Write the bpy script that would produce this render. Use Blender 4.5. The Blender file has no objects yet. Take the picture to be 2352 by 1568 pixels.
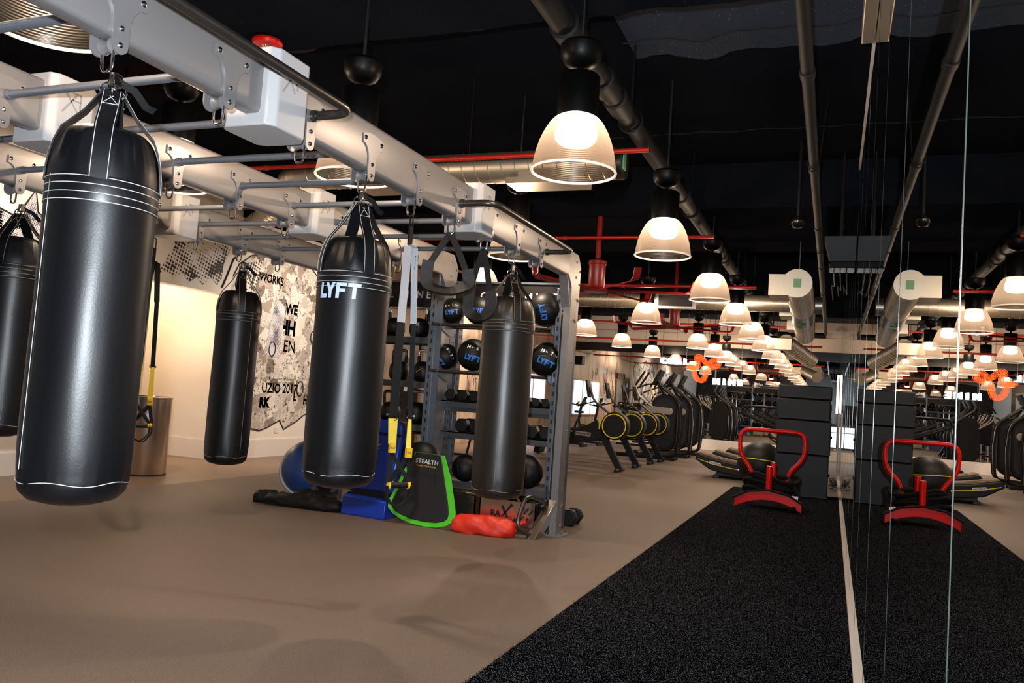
import bpy, bmesh, math, random
from mathutils import Vector, Matrix, noise
random.seed(7)
PI = math.pi
SC = bpy.context.scene
COL = SC.collection
V = Vector

# ------------------------------------------------------------------ helpers
ORG = {}

def thing(name, label, cat, loc=(0, 0, 0), rotz=0.0, group=None):
    o = bpy.data.objects.new(name, None)
    o.empty_display_size = 0.1
    COL.objects.link(o)
    o.location = loc
    o.rotation_euler = (0, 0, rotz)
    tag(o, label, cat, group)
    ORG[o.name] = V(loc)
    return o

def tag(o, label=None, cat=None, group=None, kind=None):
    if label: o['label'] = label
    if cat: o['category'] = cat
    if group: o['group'] = group
    if kind: o['kind'] = kind
    return o

def dup(t, loc, rotz=None, label=None, group=None, scale=None):
    r = t.copy(); COL.objects.link(r); r.location = loc
    if rotz is not None: r.rotation_euler = (0, 0, rotz)
    if scale is not None: r.scale = scale
    if label: r['label'] = label
    if group: r['group'] = group
    def rec(src, dst):
        for ch in list(src.children):
            c = ch.copy(); COL.objects.link(c); c.parent = dst
            rec(ch, c)
    rec(t, r)
    return r

def duppart(p, dloc):
    c = p.copy(); COL.objects.link(c); c.location = V(p.location) + V(dloc)
    for ch in list(p.children):
        d = ch.copy(); COL.objects.link(d); d.parent = c
    return c

def frame(n):
    n = V(n).normalized()
    a = V((0, 0, 1)) if abs(n.z) < 0.9 else V((1, 0, 0))
    u = a.cross(n).normalized()
    return u, n.cross(u).normalized(), n

class MB:
    def __init__(s):
        s.v = []; s.f = []
    def raw(s, vs, fs):
        b = len(s.v)
        s.v += [V(p) for p in vs]
        s.f += [tuple(i + b for i in f) for f in fs]
        return s
    def box(s, c, d, rot=None):
        hx, hy, hz = d[0] / 2, d[1] / 2, d[2] / 2
        vs = [V((x, y, z)) for x in (-hx, hx) for y in (-hy, hy) for z in (-hz, hz)]
        if rot is not None:
            m = rot if isinstance(rot, Matrix) else Matrix.Rotation(rot, 3, 'Z')
            vs = [m @ p for p in vs]
        c = V(c)
        return s.raw([p + c for p in vs], [(0, 1, 3, 2), (4, 6, 7, 5), (0, 4, 5, 1), (2, 3, 7, 6), (0, 2, 6, 4), (1, 5, 7, 3)])
    def bb(s, x0, x1, y0, y1, z0, z1):
        return s.box(((x0 + x1) / 2, (y0 + y1) / 2, (z0 + z1) / 2), (abs(x1 - x0), abs(y1 - y0), abs(z1 - z0)))
    def tube(s, pts, r, seg=8, closed=False):
        pts = [V(p) for p in pts]; n = len(pts)
        rs = r if isinstance(r, (list, tuple)) else [r] * n
        vs = []; prev = None
        for i, p in enumerate(pts):
            if closed: t = pts[(i + 1) % n] - pts[i - 1]
            else: t = pts[min(i + 1, n - 1)] - pts[max(i - 1, 0)]
            if t.length < 1e-9: t = V((0, 0, 1))
            t.normalize()
            if prev is None: u, w, _ = frame(t)
            else:
                u = prev - t * prev.dot(t)
                if u.length < 1e-6: u = frame(t)[0]
                u.normalize(); w = t.cross(u)
            prev = u
            for k in range(seg):
                a = 2 * PI * k / seg
                vs.append(p + (u * math.cos(a) + w * math.sin(a)) * rs[i])
        fs = []
        m = n if closed else n - 1
        for i in range(m):
            for k in range(seg):
                a = i * seg + k; b = i * seg + (k + 1) % seg
                j = (i + 1) % n
                fs.append((a, b, j * seg + (k + 1) % seg, j * seg + k))
        if not closed:
            fs.append(tuple(range(seg - 1, -1, -1)))
            fs.append(tuple((n - 1) * seg + k for k in range(seg)))
        return s.raw(vs, fs)
    def cyl(s, p0, p1, r0, r1=None, seg=16):
        return s.tube([p0, p1], [r0, r0 if r1 is None else r1], seg)
    def lathe(s, prof, c=(0, 0, 0), seg=32, axis=(0, 0, 1), fn=None, arc=None, close_v=False):
        c = V(c); u, w, n = frame(axis)
        if abs(n.z) > 0.999: u, w = V((1, 0, 0)), V((0, 1, 0)) * (1 if n.z > 0 else -1)
        a0, a1 = arc if arc else (0, 2 * PI)
        ns = seg if arc is None else seg + 1
        vs = []
        for (r, z) in prof:
            for k in range(ns):
                a = a0 + (a1 - a0) * k / seg
                rr, zz = (r, z) if fn is None else fn(r, z, a)
                vs.append(c + (u * math.cos(a) + w * math.sin(a)) * rr + n * zz)
        fs = []
        for i in range(len(prof) - 1 + (1 if close_v else 0)):
            j = (i + 1) % len(prof)
            for k in range(seg):
                k2 = (k + 1) % ns
                fs.append((i * ns + k, i * ns + k2, j * ns + k2, j * ns + k))
        return s.raw(vs, fs)
    def sphere(s, c, r, seg=24, rings=14, sc=(1, 1, 1)):
        pr = [(math.sin(PI * i / rings), -math.cos(PI * i / rings)) for i in range(rings + 1)]
        pr[0] = (0.001, -1); pr[-1] = (0.001, 1)
        c = V(c); vs = []; fs = []
        for (a, z) in pr:
            for k in range(seg):
                t = 2 * PI * k / seg
                vs.append(c + V((a * math.cos(t) * r * sc[0], a * math.sin(t) * r * sc[1], z * r * sc[2])))
        for i in range(rings):
            for k in range(seg):
                fs.append((i * seg + k, i * seg + (k + 1) % seg, (i + 1) * seg + (k + 1) % seg, (i + 1) * seg + k))
        return s.raw(vs, fs)
    def prism(s, poly, o, u, w, t):
        """poly in (u,w) plane from origin o, extruded along u x w by t (t may be negative)"""
        o, u, w = V(o), V(u).normalized(), V(w).normalized(); n = u.cross(w)
        k = len(poly)
        vs = [o + u * a + w * b for a, b in poly] + [o + u * a + w * b + n * t for a, b in poly]
        fs = [tuple(range(k - 1, -1, -1)), tuple(range(k, 2 * k))]
        for i in range(k):
            j = (i + 1) % k
            fs.append((i, j, k + j, k + i))
        return s.raw(vs, fs)
    def sweep(s, pts, sides, w, t, closed=False):
        """flat strap: pts centre line, sides = side vector (one or list), width w, thickness t"""
        pts = [V(p) for p in pts]; n = len(pts); vs = []
        for i, p in enumerate(pts):
            if closed: tg = pts[(i + 1) % n] - pts[i - 1]
            else: tg = pts[min(i + 1, n - 1)] - pts[max(i - 1, 0)]
            tg.normalize()
            sd = V(sides[i] if isinstance(sides, list) else sides)
            sd = (sd - tg * sd.dot(tg)).normalized()
            nn = tg.cross(sd)
            ww = w[i] if isinstance(w, list) else w
            for a, b in ((-1, -1), (1, -1), (1, 1), (-1, 1)):
                vs.append(p + sd * a * ww / 2 + nn * b * t / 2)
        fs = []
        for i in range(n if closed else n - 1):
            j = (i + 1) % n
            for k in range(4):
                fs.append((i * 4 + k, i * 4 + (k + 1) % 4, j * 4 + (k + 1) % 4, j * 4 + k))
        if not closed:
            fs += [(3, 2, 1, 0), tuple((n - 1) * 4 + k for k in range(4))]
        return s.raw(vs, fs)
    def grid(s, fn, nu, nv):
        vs = [fn(i / nu, j / nv) for j in range(nv + 1) for i in range(nu + 1)]
        fs = [(j * (nu + 1) + i, j * (nu + 1) + i + 1, (j + 1) * (nu + 1) + i + 1, (j + 1) * (nu + 1) + i) for j in range(nv) for i in range(nu)]
        return s.raw(vs, fs)
    def build(s, name, mat, parent=None, bevel=0, ang=38, local=False, solid=0, sub=0):
        me = bpy.data.meshes.new(name)
        root = parent
        while root is not None and root.parent is not None: root = root.parent
        off = V((0, 0, 0))
        if root is not None and not local: off = ORG.get(root.name, V((0, 0, 0)))
        me.from_pydata([tuple(p - off) for p in s.v], [], s.f)
        me.update()
        bm = bmesh.new(); bm.from_mesh(me)
        bmesh.ops.recalc_face_normals(bm, faces=bm.faces)
        bm.to_mesh(me); bm.free()
        me.materials.append(mat)
        me.shade_smooth()
        me.set_sharp_from_angle(angle=math.radians(ang))
        o = bpy.data.objects.new(name, me)
        COL.objects.link(o)
        if parent is not None: o.parent = parent
        if solid:
            m = o.modifiers.new('Solidify', 'SOLIDIFY'); m.thickness = solid; m.offset = 0
        if bevel:
            m = o.modifiers.new('Bevel', 'BEVEL'); m.width = bevel; m.segments = 2; m.limit_method = 'ANGLE'; m.angle_limit = math.radians(40)
            m.harden_normals = False
        if sub:
            m = o.modifiers.new('Subsurf', 'SUBSURF'); m.levels = sub; m.render_levels = sub
        return o

def struct(o, kind='structure'):
    o['kind'] = kind
    return o

def arcpts(c, u, w, r, a0, a1, n):
    c, u, w = V(c), V(u), V(w)
    return [c + (u * math.cos(a0 + (a1 - a0) * i / n) + w * math.sin(a0 + (a1 - a0) * i / n)) * r for i in range(n + 1)]

def fillet(pts, r, n=5, closed=False):
    pts = [V(p) for p in pts]; out = []
    N = len(pts)
    for i, p in enumerate(pts):
        if not closed and i in (0, N - 1):
            out.append(p); continue
        a = pts[i - 1]; b = pts[(i + 1) % N]
        d1 = (a - p); d2 = (b - p)
        rr = min(r, d1.length * 0.48, d2.length * 0.48)
        p1 = p + d1.normalized() * rr; p2 = p + d2.normalized() * rr
        for k in range(n + 1):
            t = k / n
            out.append(p1 * (1 - t) ** 2 + p * 2 * t * (1 - t) + p2 * t ** 2)
    return out

def rrect(x0, x1, y0, y1, r, n=4):
    pts = []
    for cx, cy, a in ((x1 - r, y0 + r, -PI / 2), (x1 - r, y1 - r, 0), (x0 + r, y1 - r, PI / 2), (x0 + r, y0 + r, PI)):
        for k in range(n + 1):
            t = a + PI / 2 * k / n
            pts.append((cx + r * math.cos(t), cy + r * math.sin(t)))
    return pts

_tc = {}
def text2d(body, size=1.0, bold=0.0, spacing=1.0, align='CENTER', edge=0):
    key = (body, size, bold, spacing, align, edge)
    if key in _tc: return _tc[key]
    cu = bpy.data.curves.new('txt', 'FONT')
    cu.body = body; cu.size = size; cu.offset = bold; cu.space_character = spacing
    cu.align_x = align; cu.align_y = 'CENTER'; cu.resolution_u = 3
    ob = bpy.data.objects.new('txt', cu); COL.objects.link(ob)
    dg = bpy.context.evaluated_depsgraph_get()
    me = bpy.data.meshes.new_from_object(ob.evaluated_get(dg))
    bm = bmesh.new(); bm.from_mesh(me)
    bmesh.ops.remove_doubles(bm, verts=bm.verts, dist=1e-6)
    if edge: refine(bm, edge)
    bm.verts.ensure_lookup_table(); bm.verts.index_update()
    r = ([(v.co.x, v.co.y) for v in bm.verts], [tuple(v.index for v in f.verts) for f in bm.faces])
    bm.free(); bpy.data.objects.remove(ob); bpy.data.meshes.remove(me); bpy.data.curves.remove(cu)
    _tc[key] = r
    return r

def refine(bm, L):
    bmesh.ops.triangulate(bm, faces=bm.faces)
    for _ in range(8):
        es = [e for e in bm.edges if e.calc_length() > L]
        if not es: break
        bmesh.ops.subdivide_edges(bm, edges=es, cuts=1)
        bmesh.ops.triangulate(bm, faces=[f for f in bm.faces if len(f.verts) > 3])

def polys2d(polys, edge):
    bm = bmesh.new()
    for p in polys:
        bm.faces.new([bm.verts.new((a, b, 0)) for a, b in p])
    refine(bm, edge)
    bm.verts.index_update()
    r = ([(v.co.x, v.co.y) for v in bm.verts], [tuple(v.index for v in f.verts) for f in bm.faces])
    bm.free()
    return r

# blocky four letter word used on the bags and balls
LYFT = [[(0.05, 1), (0.27, 1), (0.22, 0.27), (0.62, 0.27), (0.58, 0.0), (0.0, 0.0)],
        [(0.50, 1), (0.74, 1), (0.86, 0.66), (1.0, 1), (1.24, 1), (0.98, 0.44), (0.97, 0.0), (0.74, 0.0), (0.75, 0.44)],
        [(1.30, 1), (2.02, 1), (2.0, 0.78), (1.54, 0.78), (1.54, 0.62), (1.92, 0.62), (1.90, 0.42), (1.53, 0.42), (1.52, 0.0), (1.28, 0.0)],
        [(2.08, 1), (2.92, 1), (2.90, 0.76), (2.62, 0.76), (2.60, 0.0), (2.36, 0.0), (2.38, 0.76), (2.08, 0.76)]]
LYFT = [[(a - 1.46, b - 0.5) for a, b in p] for p in LYFT]

def put(vf, fn):
    vs, fs = vf
    return MB().raw([fn(a, b) for a, b in vs], fs)

# ------------------------------------------------------------------ materials
def lin(c):
    return tuple(((x / 255) / 12.92 if x / 255 <= 0.04045 else ((x / 255 + 0.055) / 1.055) ** 2.4) for x in c) + (1.0,)

def nodes(name):
    m = bpy.data.materials.new(name); m.use_nodes = True
    nt = m.node_tree; b = nt.nodes['Principled BSDF']
    return m, nt, b

def P(name, c, rough=0.5, metal=0.0, noise_s=0, noise_a=0.15, bump=0, bump_s=60, spec=0.5, coat=0, emit=None, es=1.0):
    m, nt, b = nodes(name)
    col = lin(c)
    b.inputs['Base Color'].default_value = col
    b.inputs['Roughness'].default_value = rough
    b.inputs['Metallic'].default_value = metal
    b.inputs['Specular IOR Level'].default_value = spec
    if coat:
        b.inputs['Coat Weight'].default_value = coat; b.inputs['Coat Roughness'].default_value = 0.1
    if emit:
        b.inputs['Emission Color'].default_value = lin(emit); b.inputs['Emission Strength'].default_value = es
    tc = nt.nodes.new('ShaderNodeTexCoord')
    if noise_s:
        n = nt.nodes.new('ShaderNodeTexNoise'); n.inputs['Scale'].default_value = noise_s; n.inputs['Detail'].default_value = 4
        nt.links.new(tc.outputs['Object'], n.inputs['Vector'])
        mx = nt.nodes.new('ShaderNodeMix'); mx.data_type = 'RGBA'
        mx.inputs[6].default_value = tuple(x * (1 - noise_a) for x in col[:3]) + (1,)
        mx.inputs[7].default_value = tuple(min(1, x * (1 + noise_a)) for x in col[:3]) + (1,)
        nt.links.new(n.outputs['Fac'], mx.inputs[0]); nt.links.new(mx.outputs[2], b.inputs['Base Color'])
    if bump:
        n2 = nt.nodes.new('ShaderNodeTexNoise'); n2.inputs['Scale'].default_value = bump_s; n2.inputs['Detail'].default_value = 3
        nt.links.new(tc.outputs['Object'], n2.inputs['Vector'])
        bp = nt.nodes.new('ShaderNodeBump'); bp.inputs['Strength'].default_value = bump; bp.inputs['Distance'].default_value = 0.01
        nt.links.new(n2.outputs['Fac'], bp.inputs['Height']); nt.links.new(bp.outputs['Normal'], b.inputs['Normal'])
    return m

def E(name, c, s):
    m = bpy.data.materials.new(name); m.use_nodes = True; nt = m.node_tree
    nt.nodes.remove(nt.nodes['Principled BSDF'])
    e = nt.nodes.new('ShaderNodeEmission'); e.inputs['Color'].default_value = lin(c); e.inputs['Strength'].default_value = s
    nt.links.new(e.outputs[0], nt.nodes['Material Output'].inputs[0])
    return m

def flecked(name, base, fleck, scale, lo, hi, rough, large=0.12, bump=0.2, spec=0.4):
    m, nt, b = nodes(name)
    tc = nt.nodes.new('ShaderNodeTexCoord')
    n = nt.nodes.new('ShaderNodeTexNoise'); n.inputs['Scale'].default_value = scale; n.inputs['Detail'].default_value = 2
    nt.links.new(tc.outputs['Object'], n.inputs['Vector'])
    r = nt.nodes.new('ShaderNodeMapRange'); r.inputs[1].default_value = lo; r.inputs[2].default_value = hi
    nt.links.new(n.outputs['Fac'], r.inputs[0])
    n2 = nt.nodes.new('ShaderNodeTexNoise'); n2.inputs['Scale'].default_value = 1.3; n2.inputs['Detail'].default_value = 3
    nt.links.new(tc.outputs['Object'], n2.inputs['Vector'])
    m0 = nt.nodes.new('ShaderNodeMix'); m0.data_type = 'RGBA'
    c = lin(base)
    m0.inputs[6].default_value = tuple(x * (1 - large) for x in c[:3]) + (1,); m0.inputs[7].default_value = tuple(x * (1 + large) for x in c[:3]) + (1,)
    nt.links.new(n2.outputs['Fac'], m0.inputs[0])
    m1 = nt.nodes.new('ShaderNodeMix'); m1.data_type = 'RGBA'
    nt.links.new(r.outputs[0], m1.inputs[0]); nt.links.new(m0.outputs[2], m1.inputs[6]); m1.inputs[7].default_value = lin(fleck)
    nt.links.new(m1.outputs[2], b.inputs['Base Color'])
    b.inputs['Roughness'].default_value = rough; b.inputs['Specular IOR Level'].default_value = spec
    bp = nt.nodes.new('ShaderNodeBump'); bp.inputs['Strength'].default_value = bump; bp.inputs['Distance'].default_value = 0.004
    nt.links.new(n.outputs['Fac'], bp.inputs['Height']); nt.links.new(bp.outputs['Normal'], b.inputs['Normal'])
    return m

M = {}
M['floor'] = flecked('rubber_floor', (100, 84, 73), (172, 158, 146), 330, 0.55, 0.70, 0.55, 0.07, 0.25, 0.35)
M['vinyl'] = flecked('vinyl_floor', (124, 100, 81), (134, 110, 90), 60, 0.5, 0.8, 0.36, 0.05, 0.03)
M['turf'] = flecked('black_turf', (3, 3.4, 4.2), (165, 170, 182), 240, 0.63, 0.68, 0.95, 0.3, 0.6, 0.0)  # pale flecks put flash glints on the fibres into the colour
M['turf_tuft'] = P('turf_tuft', (15, 15, 16), 0.7)
M['plaster'] = P('white_plaster', (226, 216, 206), 0.75, 0, 3, 0.03, 0.1, 30)
M['skirt'] = P('white_skirting', (222, 212, 204), 0.5)
M['pale_panel'] = P('pale_panel', (215, 198, 182), 0.6, 0, 2, 0.04)
M['ceil'] = flecked('black_ceiling', (22, 24, 29), (46, 50, 58), 38, 0.72, 0.78, 0.9, 0.35, 0.3, 0.0)
M['beam'] = flecked('sprayed_black_beam', (22, 24, 29), (60, 66, 76), 60, 0.71, 0.76, 0.9, 0.3, 0.5, 0.0)
M['patch'] = flecked('flash_lit_patch', (48, 55, 68), (130, 140, 155), 50, 0.70, 0.74, 0.8, 0.3, 0.6, 0.05)  # paler and bluer than the slab: flash light put into the colour
M['crack'] = P('dark_crack', (3, 3, 3), 0.9)
M['black'] = P('matt_black', (8, 8, 9), 0.5, 0, 8, 0.2)
M['gloss_black'] = P('gloss_black', (6, 6, 7), 0.2, spec=0.4)
M['housing'] = P('lamp_housing_black', (5, 5, 5), 0.4, spec=0.12)
M['pipe_black'] = P('black_pipe', (9, 9, 11), 0.62, 0.0, 5, 0.2, spec=0.2)
M['silver'] = P('silver_paint', (141, 138, 138), 0.4, 0.4, 6, 0.03)
M['tube_steel'] = P('grey_tube_steel', (116, 121, 130), 0.34, 0.35, 6, 0.05)
M['dark_tube'] = P('dark_brushed_tube', (92, 88, 84), 0.3, 0.85, 10, 0.08)
M['upright'] = P('blue_grey_steel', (112, 122, 136), 0.34, 0.6, 6, 0.05)
M['shelf'] = P('dark_grey_shelf_steel', (84, 86, 91), 0.4, 0.5, 6, 0.06)
M['cover'] = P('pale_grey_plastic', (188, 186, 186), 0.45, 0, 5, 0.02)
M['emboss'] = P('grey_emboss', (150, 148, 150), 0.5)
M['chrome'] = P('chrome', (225, 225, 228), 0.12, 1.0, 9, 0.03)
M['stainless'] = P('brushed_stainless', (206, 192, 180), 0.24, 1.0, 14, 0.06)
M['galv'] = P('galvanised_duct', (200, 190, 172), 0.38, 0.9, 4, 0.12)
M['galv_dark'] = P('black_duct_wrap', (24, 23, 22), 0.35)
M['green_tape'] = P('green_tape', (120, 170, 130), 0.6)
M['red_pipe'] = P('red_pipe', (176, 34, 20), 0.35, 0, 6, 0.08)
M['red'] = P('red_gloss_paint', (208, 14, 5), 0.32, 0, 6, 0.06, spec=0.25)
M['fan_red'] = P('fan_red', (140, 26, 18), 0.35, 0, 6, 0.1)
M['leather'] = P('black_vinyl_leather', (10, 11, 14), 0.37, 0, 7, 0.12, 0.04, 160, 0.38)
M['leather_brown'] = P('dark_brown_vinyl_leather', (26, 21, 17), 0.36, 0, 7, 0.12, 0.05, 160, 0.6)
M['webbing'] = P('black_webbing', (11, 11, 12), 0.7, 0, 40, 0.2, 0.3, 400, spec=0.25)
M['thread'] = P('white_thread', (205, 203, 198), 0.6)
M['thread_dim'] = P('beige_thread', (150, 138, 122), 0.6)
M['grey_web'] = P('grey_webbing', (172, 174, 180), 0.6, 0, 40, 0.06, 0.3, 400)
M['yellow'] = P('yellow_webbing', (236, 205, 70), 0.6, 0, 40, 0.06)
M['yellow_tag'] = P('yellow_tag', (240, 190, 30), 0.5)
M['print_black'] = P('black_print', (15, 15, 15), 0.5)
M['print_white'] = P('white_print', (235, 236, 240), 0.5)
M['logo_pale'] = P('pale_blue_vinyl_print', (196, 216, 246), 0.4)
M['logo_blue'] = P('blue_print', (52, 128, 226), 0.45)
M['rubber'] = P('black_rubber', (10, 10, 11), 0.45, 0, 10, 0.15, 0.06, 90, spec=0.35)
M['ball'] = P('black_ball_leather', (9, 9, 10), 0.5, 0, 9, 0.12, 0.1, 120, spec=0.3)
M['blue_mat'] = P('blue_vinyl', (28, 62, 178), 0.3, 0, 5, 0.06, 0.05, 20)
M['bosu'] = P('navy_rubber', (34, 62, 112), 0.38, 0, 4, 0.08)
M['pale_rim'] = P('pale_plastic_rim', (176, 174, 178), 0.5)
M['green'] = P('lime_green_edge', (96, 226, 52), 0.45, 0, 5, 0.02)
M['board'] = P('black_foam_board', (23, 23, 24), 0.6, 0, 30, 0.08, 0.1, 200)
M['red_bag'] = P('red_nylon', (226, 52, 30), 0.5, 0, 6, 0.06, 0.25, 14)
M['black_nylon'] = P('black_nylon', (12, 11, 11), 0.6, 0, 12, 0.2, 0.5, 22, spec=0.3)
M['rope'] = P('black_rope', (9, 9, 9), 0.8, 0, 60, 0.3, 0.6, 120, spec=0.2)
M['foam'] = P('charcoal_foam_vinyl', (15, 17, 21), 0.5, 0, 4, 0.06, spec=0.3)
M['machine'] = P('machine_black', (9, 9, 10), 0.5, 0, 8, 0.12, spec=0.3)
M['machine_grey'] = P('machine_dark_grey', (38, 40, 44), 0.45, spec=0.3)
M['machine_silver'] = P('machine_silver', (190, 180, 172), 0.3, 0.7)
M['yellow_ring'] = P('yellow_ring', (236, 214, 40), 0.4)
M['belt'] = P('tan_rubber_belt', (126, 100, 76), 0.6, 0, 40, 0.12, 0.4, 60)
M['sign'] = P('dark_sign_board', (30, 25, 25), 0.45, spec=0.3)
M['neon_orange'] = E('orange_neon', (255, 78, 30), 2.6)
M['neon_white'] = E('white_letters', (226, 246, 255), 5.0)
M['screen'] = P('pale_screen', (170, 185, 190), 0.2)
M['led'] = E('warm_led', (255, 226, 178), 4.0)
M['day'] = E('daylight_pane', (225, 240, 255), 1.5)  # far corner window and the added glare panel
M['handle_chrome'] = P('polished_handle', (186, 182, 178), 0.25, 0.9, 9, 0.05)
def globe_mat():
    m = E('glowing_globe', (255, 226, 196), 5.0); nt = m.node_tree
    e = nt.nodes['Emission']; t = nt.nodes.new('ShaderNodeBsdfTransparent'); mx = nt.nodes.new('ShaderNodeMixShader'); mx.inputs[0].default_value = 0.45
    nt.links.new(t.outputs[0], mx.inputs[1]); nt.links.new(e.outputs[0], mx.inputs[2]); nt.links.new(mx.outputs[0], nt.nodes['Material Output'].inputs[0])
    return m
M['bulb'] = globe_mat()
M['bottle'] = P('clear_bottle', (150, 150, 150), 0.1)
M['glass_edge'] = P('pale_glass_edge', (44, 52, 46), 0.2, 0.3)
M['wood'] = P('dark_wood', (96, 66, 44), 0.5, 0, 6, 0.2)
M['grey_door'] = P('grey_door', (112, 112, 110), 0.5)

def mirror_mat():
    m, nt, b = nodes('mirror_glass')
    b.inputs['Base Color'].default_value = (0.80, 0.81, 0.80, 1); b.inputs['Metallic'].default_value = 1; b.inputs['Roughness'].default_value = 0.0
    return m
M['mirror'] = mirror_mat()

def shade_mat():
    m = bpy.data.materials.new('prismatic_acrylic'); m.use_nodes = True; nt = m.node_tree
    nt.nodes.remove(nt.nodes['Principled BSDF'])
    tr = nt.nodes.new('ShaderNodeBsdfTransparent'); tr.inputs[0].default_value = (1.0, 0.93, 0.86, 1)
    tl = nt.nodes.new('ShaderNodeBsdfTranslucent'); tl.inputs[0].default_value = SHADE_T
    gl = nt.nodes.new('ShaderNodeBsdfGlossy'); gl.inputs['Roughness'].default_value = 0.3; gl.inputs[0].default_value = (0.045, 0.04, 0.036, 1)
    tc = nt.nodes.new('ShaderNodeTexCoord')
    w = nt.nodes.new('ShaderNodeTexWave'); w.inputs['Scale'].default_value = 26; w.bands_direction = 'Z'; w.inputs['Distortion'].default_value = 0.3
    nt.links.new(tc.outputs['Object'], w.inputs['Vector'])
    bp = nt.nodes.new('ShaderNodeBump'); bp.inputs['Strength'].default_value = 0.25; bp.inputs['Distance'].default_value = 0.004
    nt.links.new(w.outputs['Fac'], bp.inputs['Height'])
    nt.links.new(bp.outputs[0], gl.inputs['Normal'])
    a = nt.nodes.new('ShaderNodeAddShader'); nt.links.new(tl.outputs[0], a.inputs[0]); nt.links.new(gl.outputs[0], a.inputs[1])
    mx = nt.nodes.new('ShaderNodeMixShader'); mx.inputs[0].default_value = 0.64
    nt.links.new(tr.outputs[0], mx.inputs[1]); nt.links.new(a.outputs[0], mx.inputs[2])
    nt.links.new(mx.outputs[0], nt.nodes['Material Output'].inputs[0])
    return m
SHADE_T = (0.050, 0.039, 0.031, 1)
M['shade'] = shade_mat()
M['rim'] = P('acrylic_rim', (250, 236, 220), 0.3, emit=(255, 225, 195), es=0.45)

def collage(name, tint):
    """grey and brown paper collage: torn patches, halftone dots and lines of print"""
    m, nt, b = nodes(name)
    tc = nt.nodes.new('ShaderNodeTexCoord')
    mp = nt.nodes.new('ShaderNodeMapping'); mp.inputs['Scale'].default_value = (1, 1, 1)
    nt.links.new(tc.outputs['Object'], mp.inputs[0])
    wv = nt.nodes.new('ShaderNodeTexNoise'); wv.inputs['Scale'].default_value = 5; wv.inputs['Detail'].default_value = 3
    nt.links.new(mp.outputs[0], wv.inputs['Vector'])
    ad = nt.nodes.new('ShaderNodeMix'); ad.data_type = 'VECTOR'; ad.inputs[0].default_value = 0.25
    nt.links.new(mp.outputs[0], ad.inputs[4]); nt.links.new(wv.outputs['Color'], ad.inputs[5])
    vo = nt.nodes.new('ShaderNodeTexVoronoi'); vo.inputs['Scale'].default_value = 7.5
    nt.links.new(ad.outputs[1], vo.inputs['Vector'])
    sep = nt.nodes.new('ShaderNodeSeparateColor'); nt.links.new(vo.outputs['Color'], sep.inputs[0])
    r1 = nt.nodes.new('ShaderNodeValToRGB'); cr = r1.color_ramp
    cr.interpolation = 'CONSTANT'
    cols = [(0, (206, 198, 190)), (0.2, (170, 160, 152)), (0.36, (216, 206, 196)), (0.58, (146, 130, 118)), (0.68, (196, 186, 178)), (0.88, (112, 98, 90)), (0.95, (222, 214, 206))]
    cr.elements[0].position = 0; cr.elements[0].color = lin(cols[0][1])
    cr.elements[1].position = cols[1][0]; cr.elements[1].color = lin(cols[1][1])
    for p, c in cols[2:]:
        e = cr.elements.new(p); e.color = lin(c)
    nt.links.new(sep.outputs[0], r1.inputs[0])
    # photographic blotches
    n2 = nt.nodes.new('ShaderNodeTexNoise'); n2.inputs['Scale'].default_value = 14; n2.inputs['Detail'].default_value = 8; n2.inputs['Roughness'].default_value = 0.7
    nt.links.new(mp.outputs[0], n2.inputs['Vector'])
    mr = nt.nodes.new('ShaderNodeMapRange'); mr.inputs[1].default_value = 0.53; mr.inputs[2].default_value = 0.60
    nt.links.new(n2.outputs['Fac'], mr.inputs[0])
    mu = nt.nodes.new('ShaderNodeMath'); mu.operation = 'MULTIPLY'
    g = nt.nodes.new('ShaderNodeMath'); g.operation = 'GREATER_THAN'; g.inputs[1].default_value = 0.45
    nt.links.new(sep.outputs[1], g.inputs[0]); nt.links.new(g.outputs[0], mu.inputs[0]); nt.links.new(mr.outputs[0], mu.inputs[1])
    mx = nt.nodes.new('ShaderNodeMix'); mx.data_type = 'RGBA'; mx.inputs[7].default_value = lin((46, 38, 34))
    nt.links.new(mu.outputs[0], mx.inputs[0]); nt.links.new(r1.outputs[0], mx.inputs[6])
    # print lines
    br = nt.nodes.new('ShaderNodeTexNoise'); br.inputs['Scale'].default_value = 1
    mp2 = nt.nodes.new('ShaderNodeMapping'); mp2.inputs['Scale'].default_value = (60, 60, 130)
    nt.links.new(tc.outputs['Object'], mp2.inputs[0]); nt.links.new(mp2.outputs[0], br.inputs['Vector'])
    mr2 = nt.nodes.new('ShaderNodeMapRange'); mr2.inputs[1].default_value = 0.55; mr2.inputs[2].default_value = 0.6
    nt.links.new(br.outputs['Fac'], mr2.inputs[0])
    l = nt.nodes.new('ShaderNodeMath'); l.operation = 'LESS_THAN'; l.inputs[1].default_value = 0.5
    nt.links.new(sep.outputs[2], l.inputs[0])
    mu2 = nt.nodes.new('ShaderNodeMath'); mu2.operation = 'MULTIPLY'
    nt.links.new(l.outputs[0], mu2.inputs[0]); nt.links.new(mr2.outputs[0], mu2.inputs[1])
    mu3 = nt.nodes.new('ShaderNodeMath'); mu3.operation = 'MULTIPLY'; mu3.inputs[1].default_value = 0.75
    nt.links.new(mu2.outputs[0], mu3.inputs[0])
    mx2 = nt.nodes.new('ShaderNodeMix'); mx2.data_type = 'RGBA'; mx2.inputs[7].default_value = lin((40, 36, 34))
    nt.links.new(mu3.outputs[0], mx2.inputs[0]); nt.links.new(mx.outputs[2], mx2.inputs[6])
    nt.links.new(mx2.outputs[2], b.inputs['Base Color'])
    b.inputs['Roughness'].default_value = 0.55
    return m
M['collage'] = collage('paper_collage', None)

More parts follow.
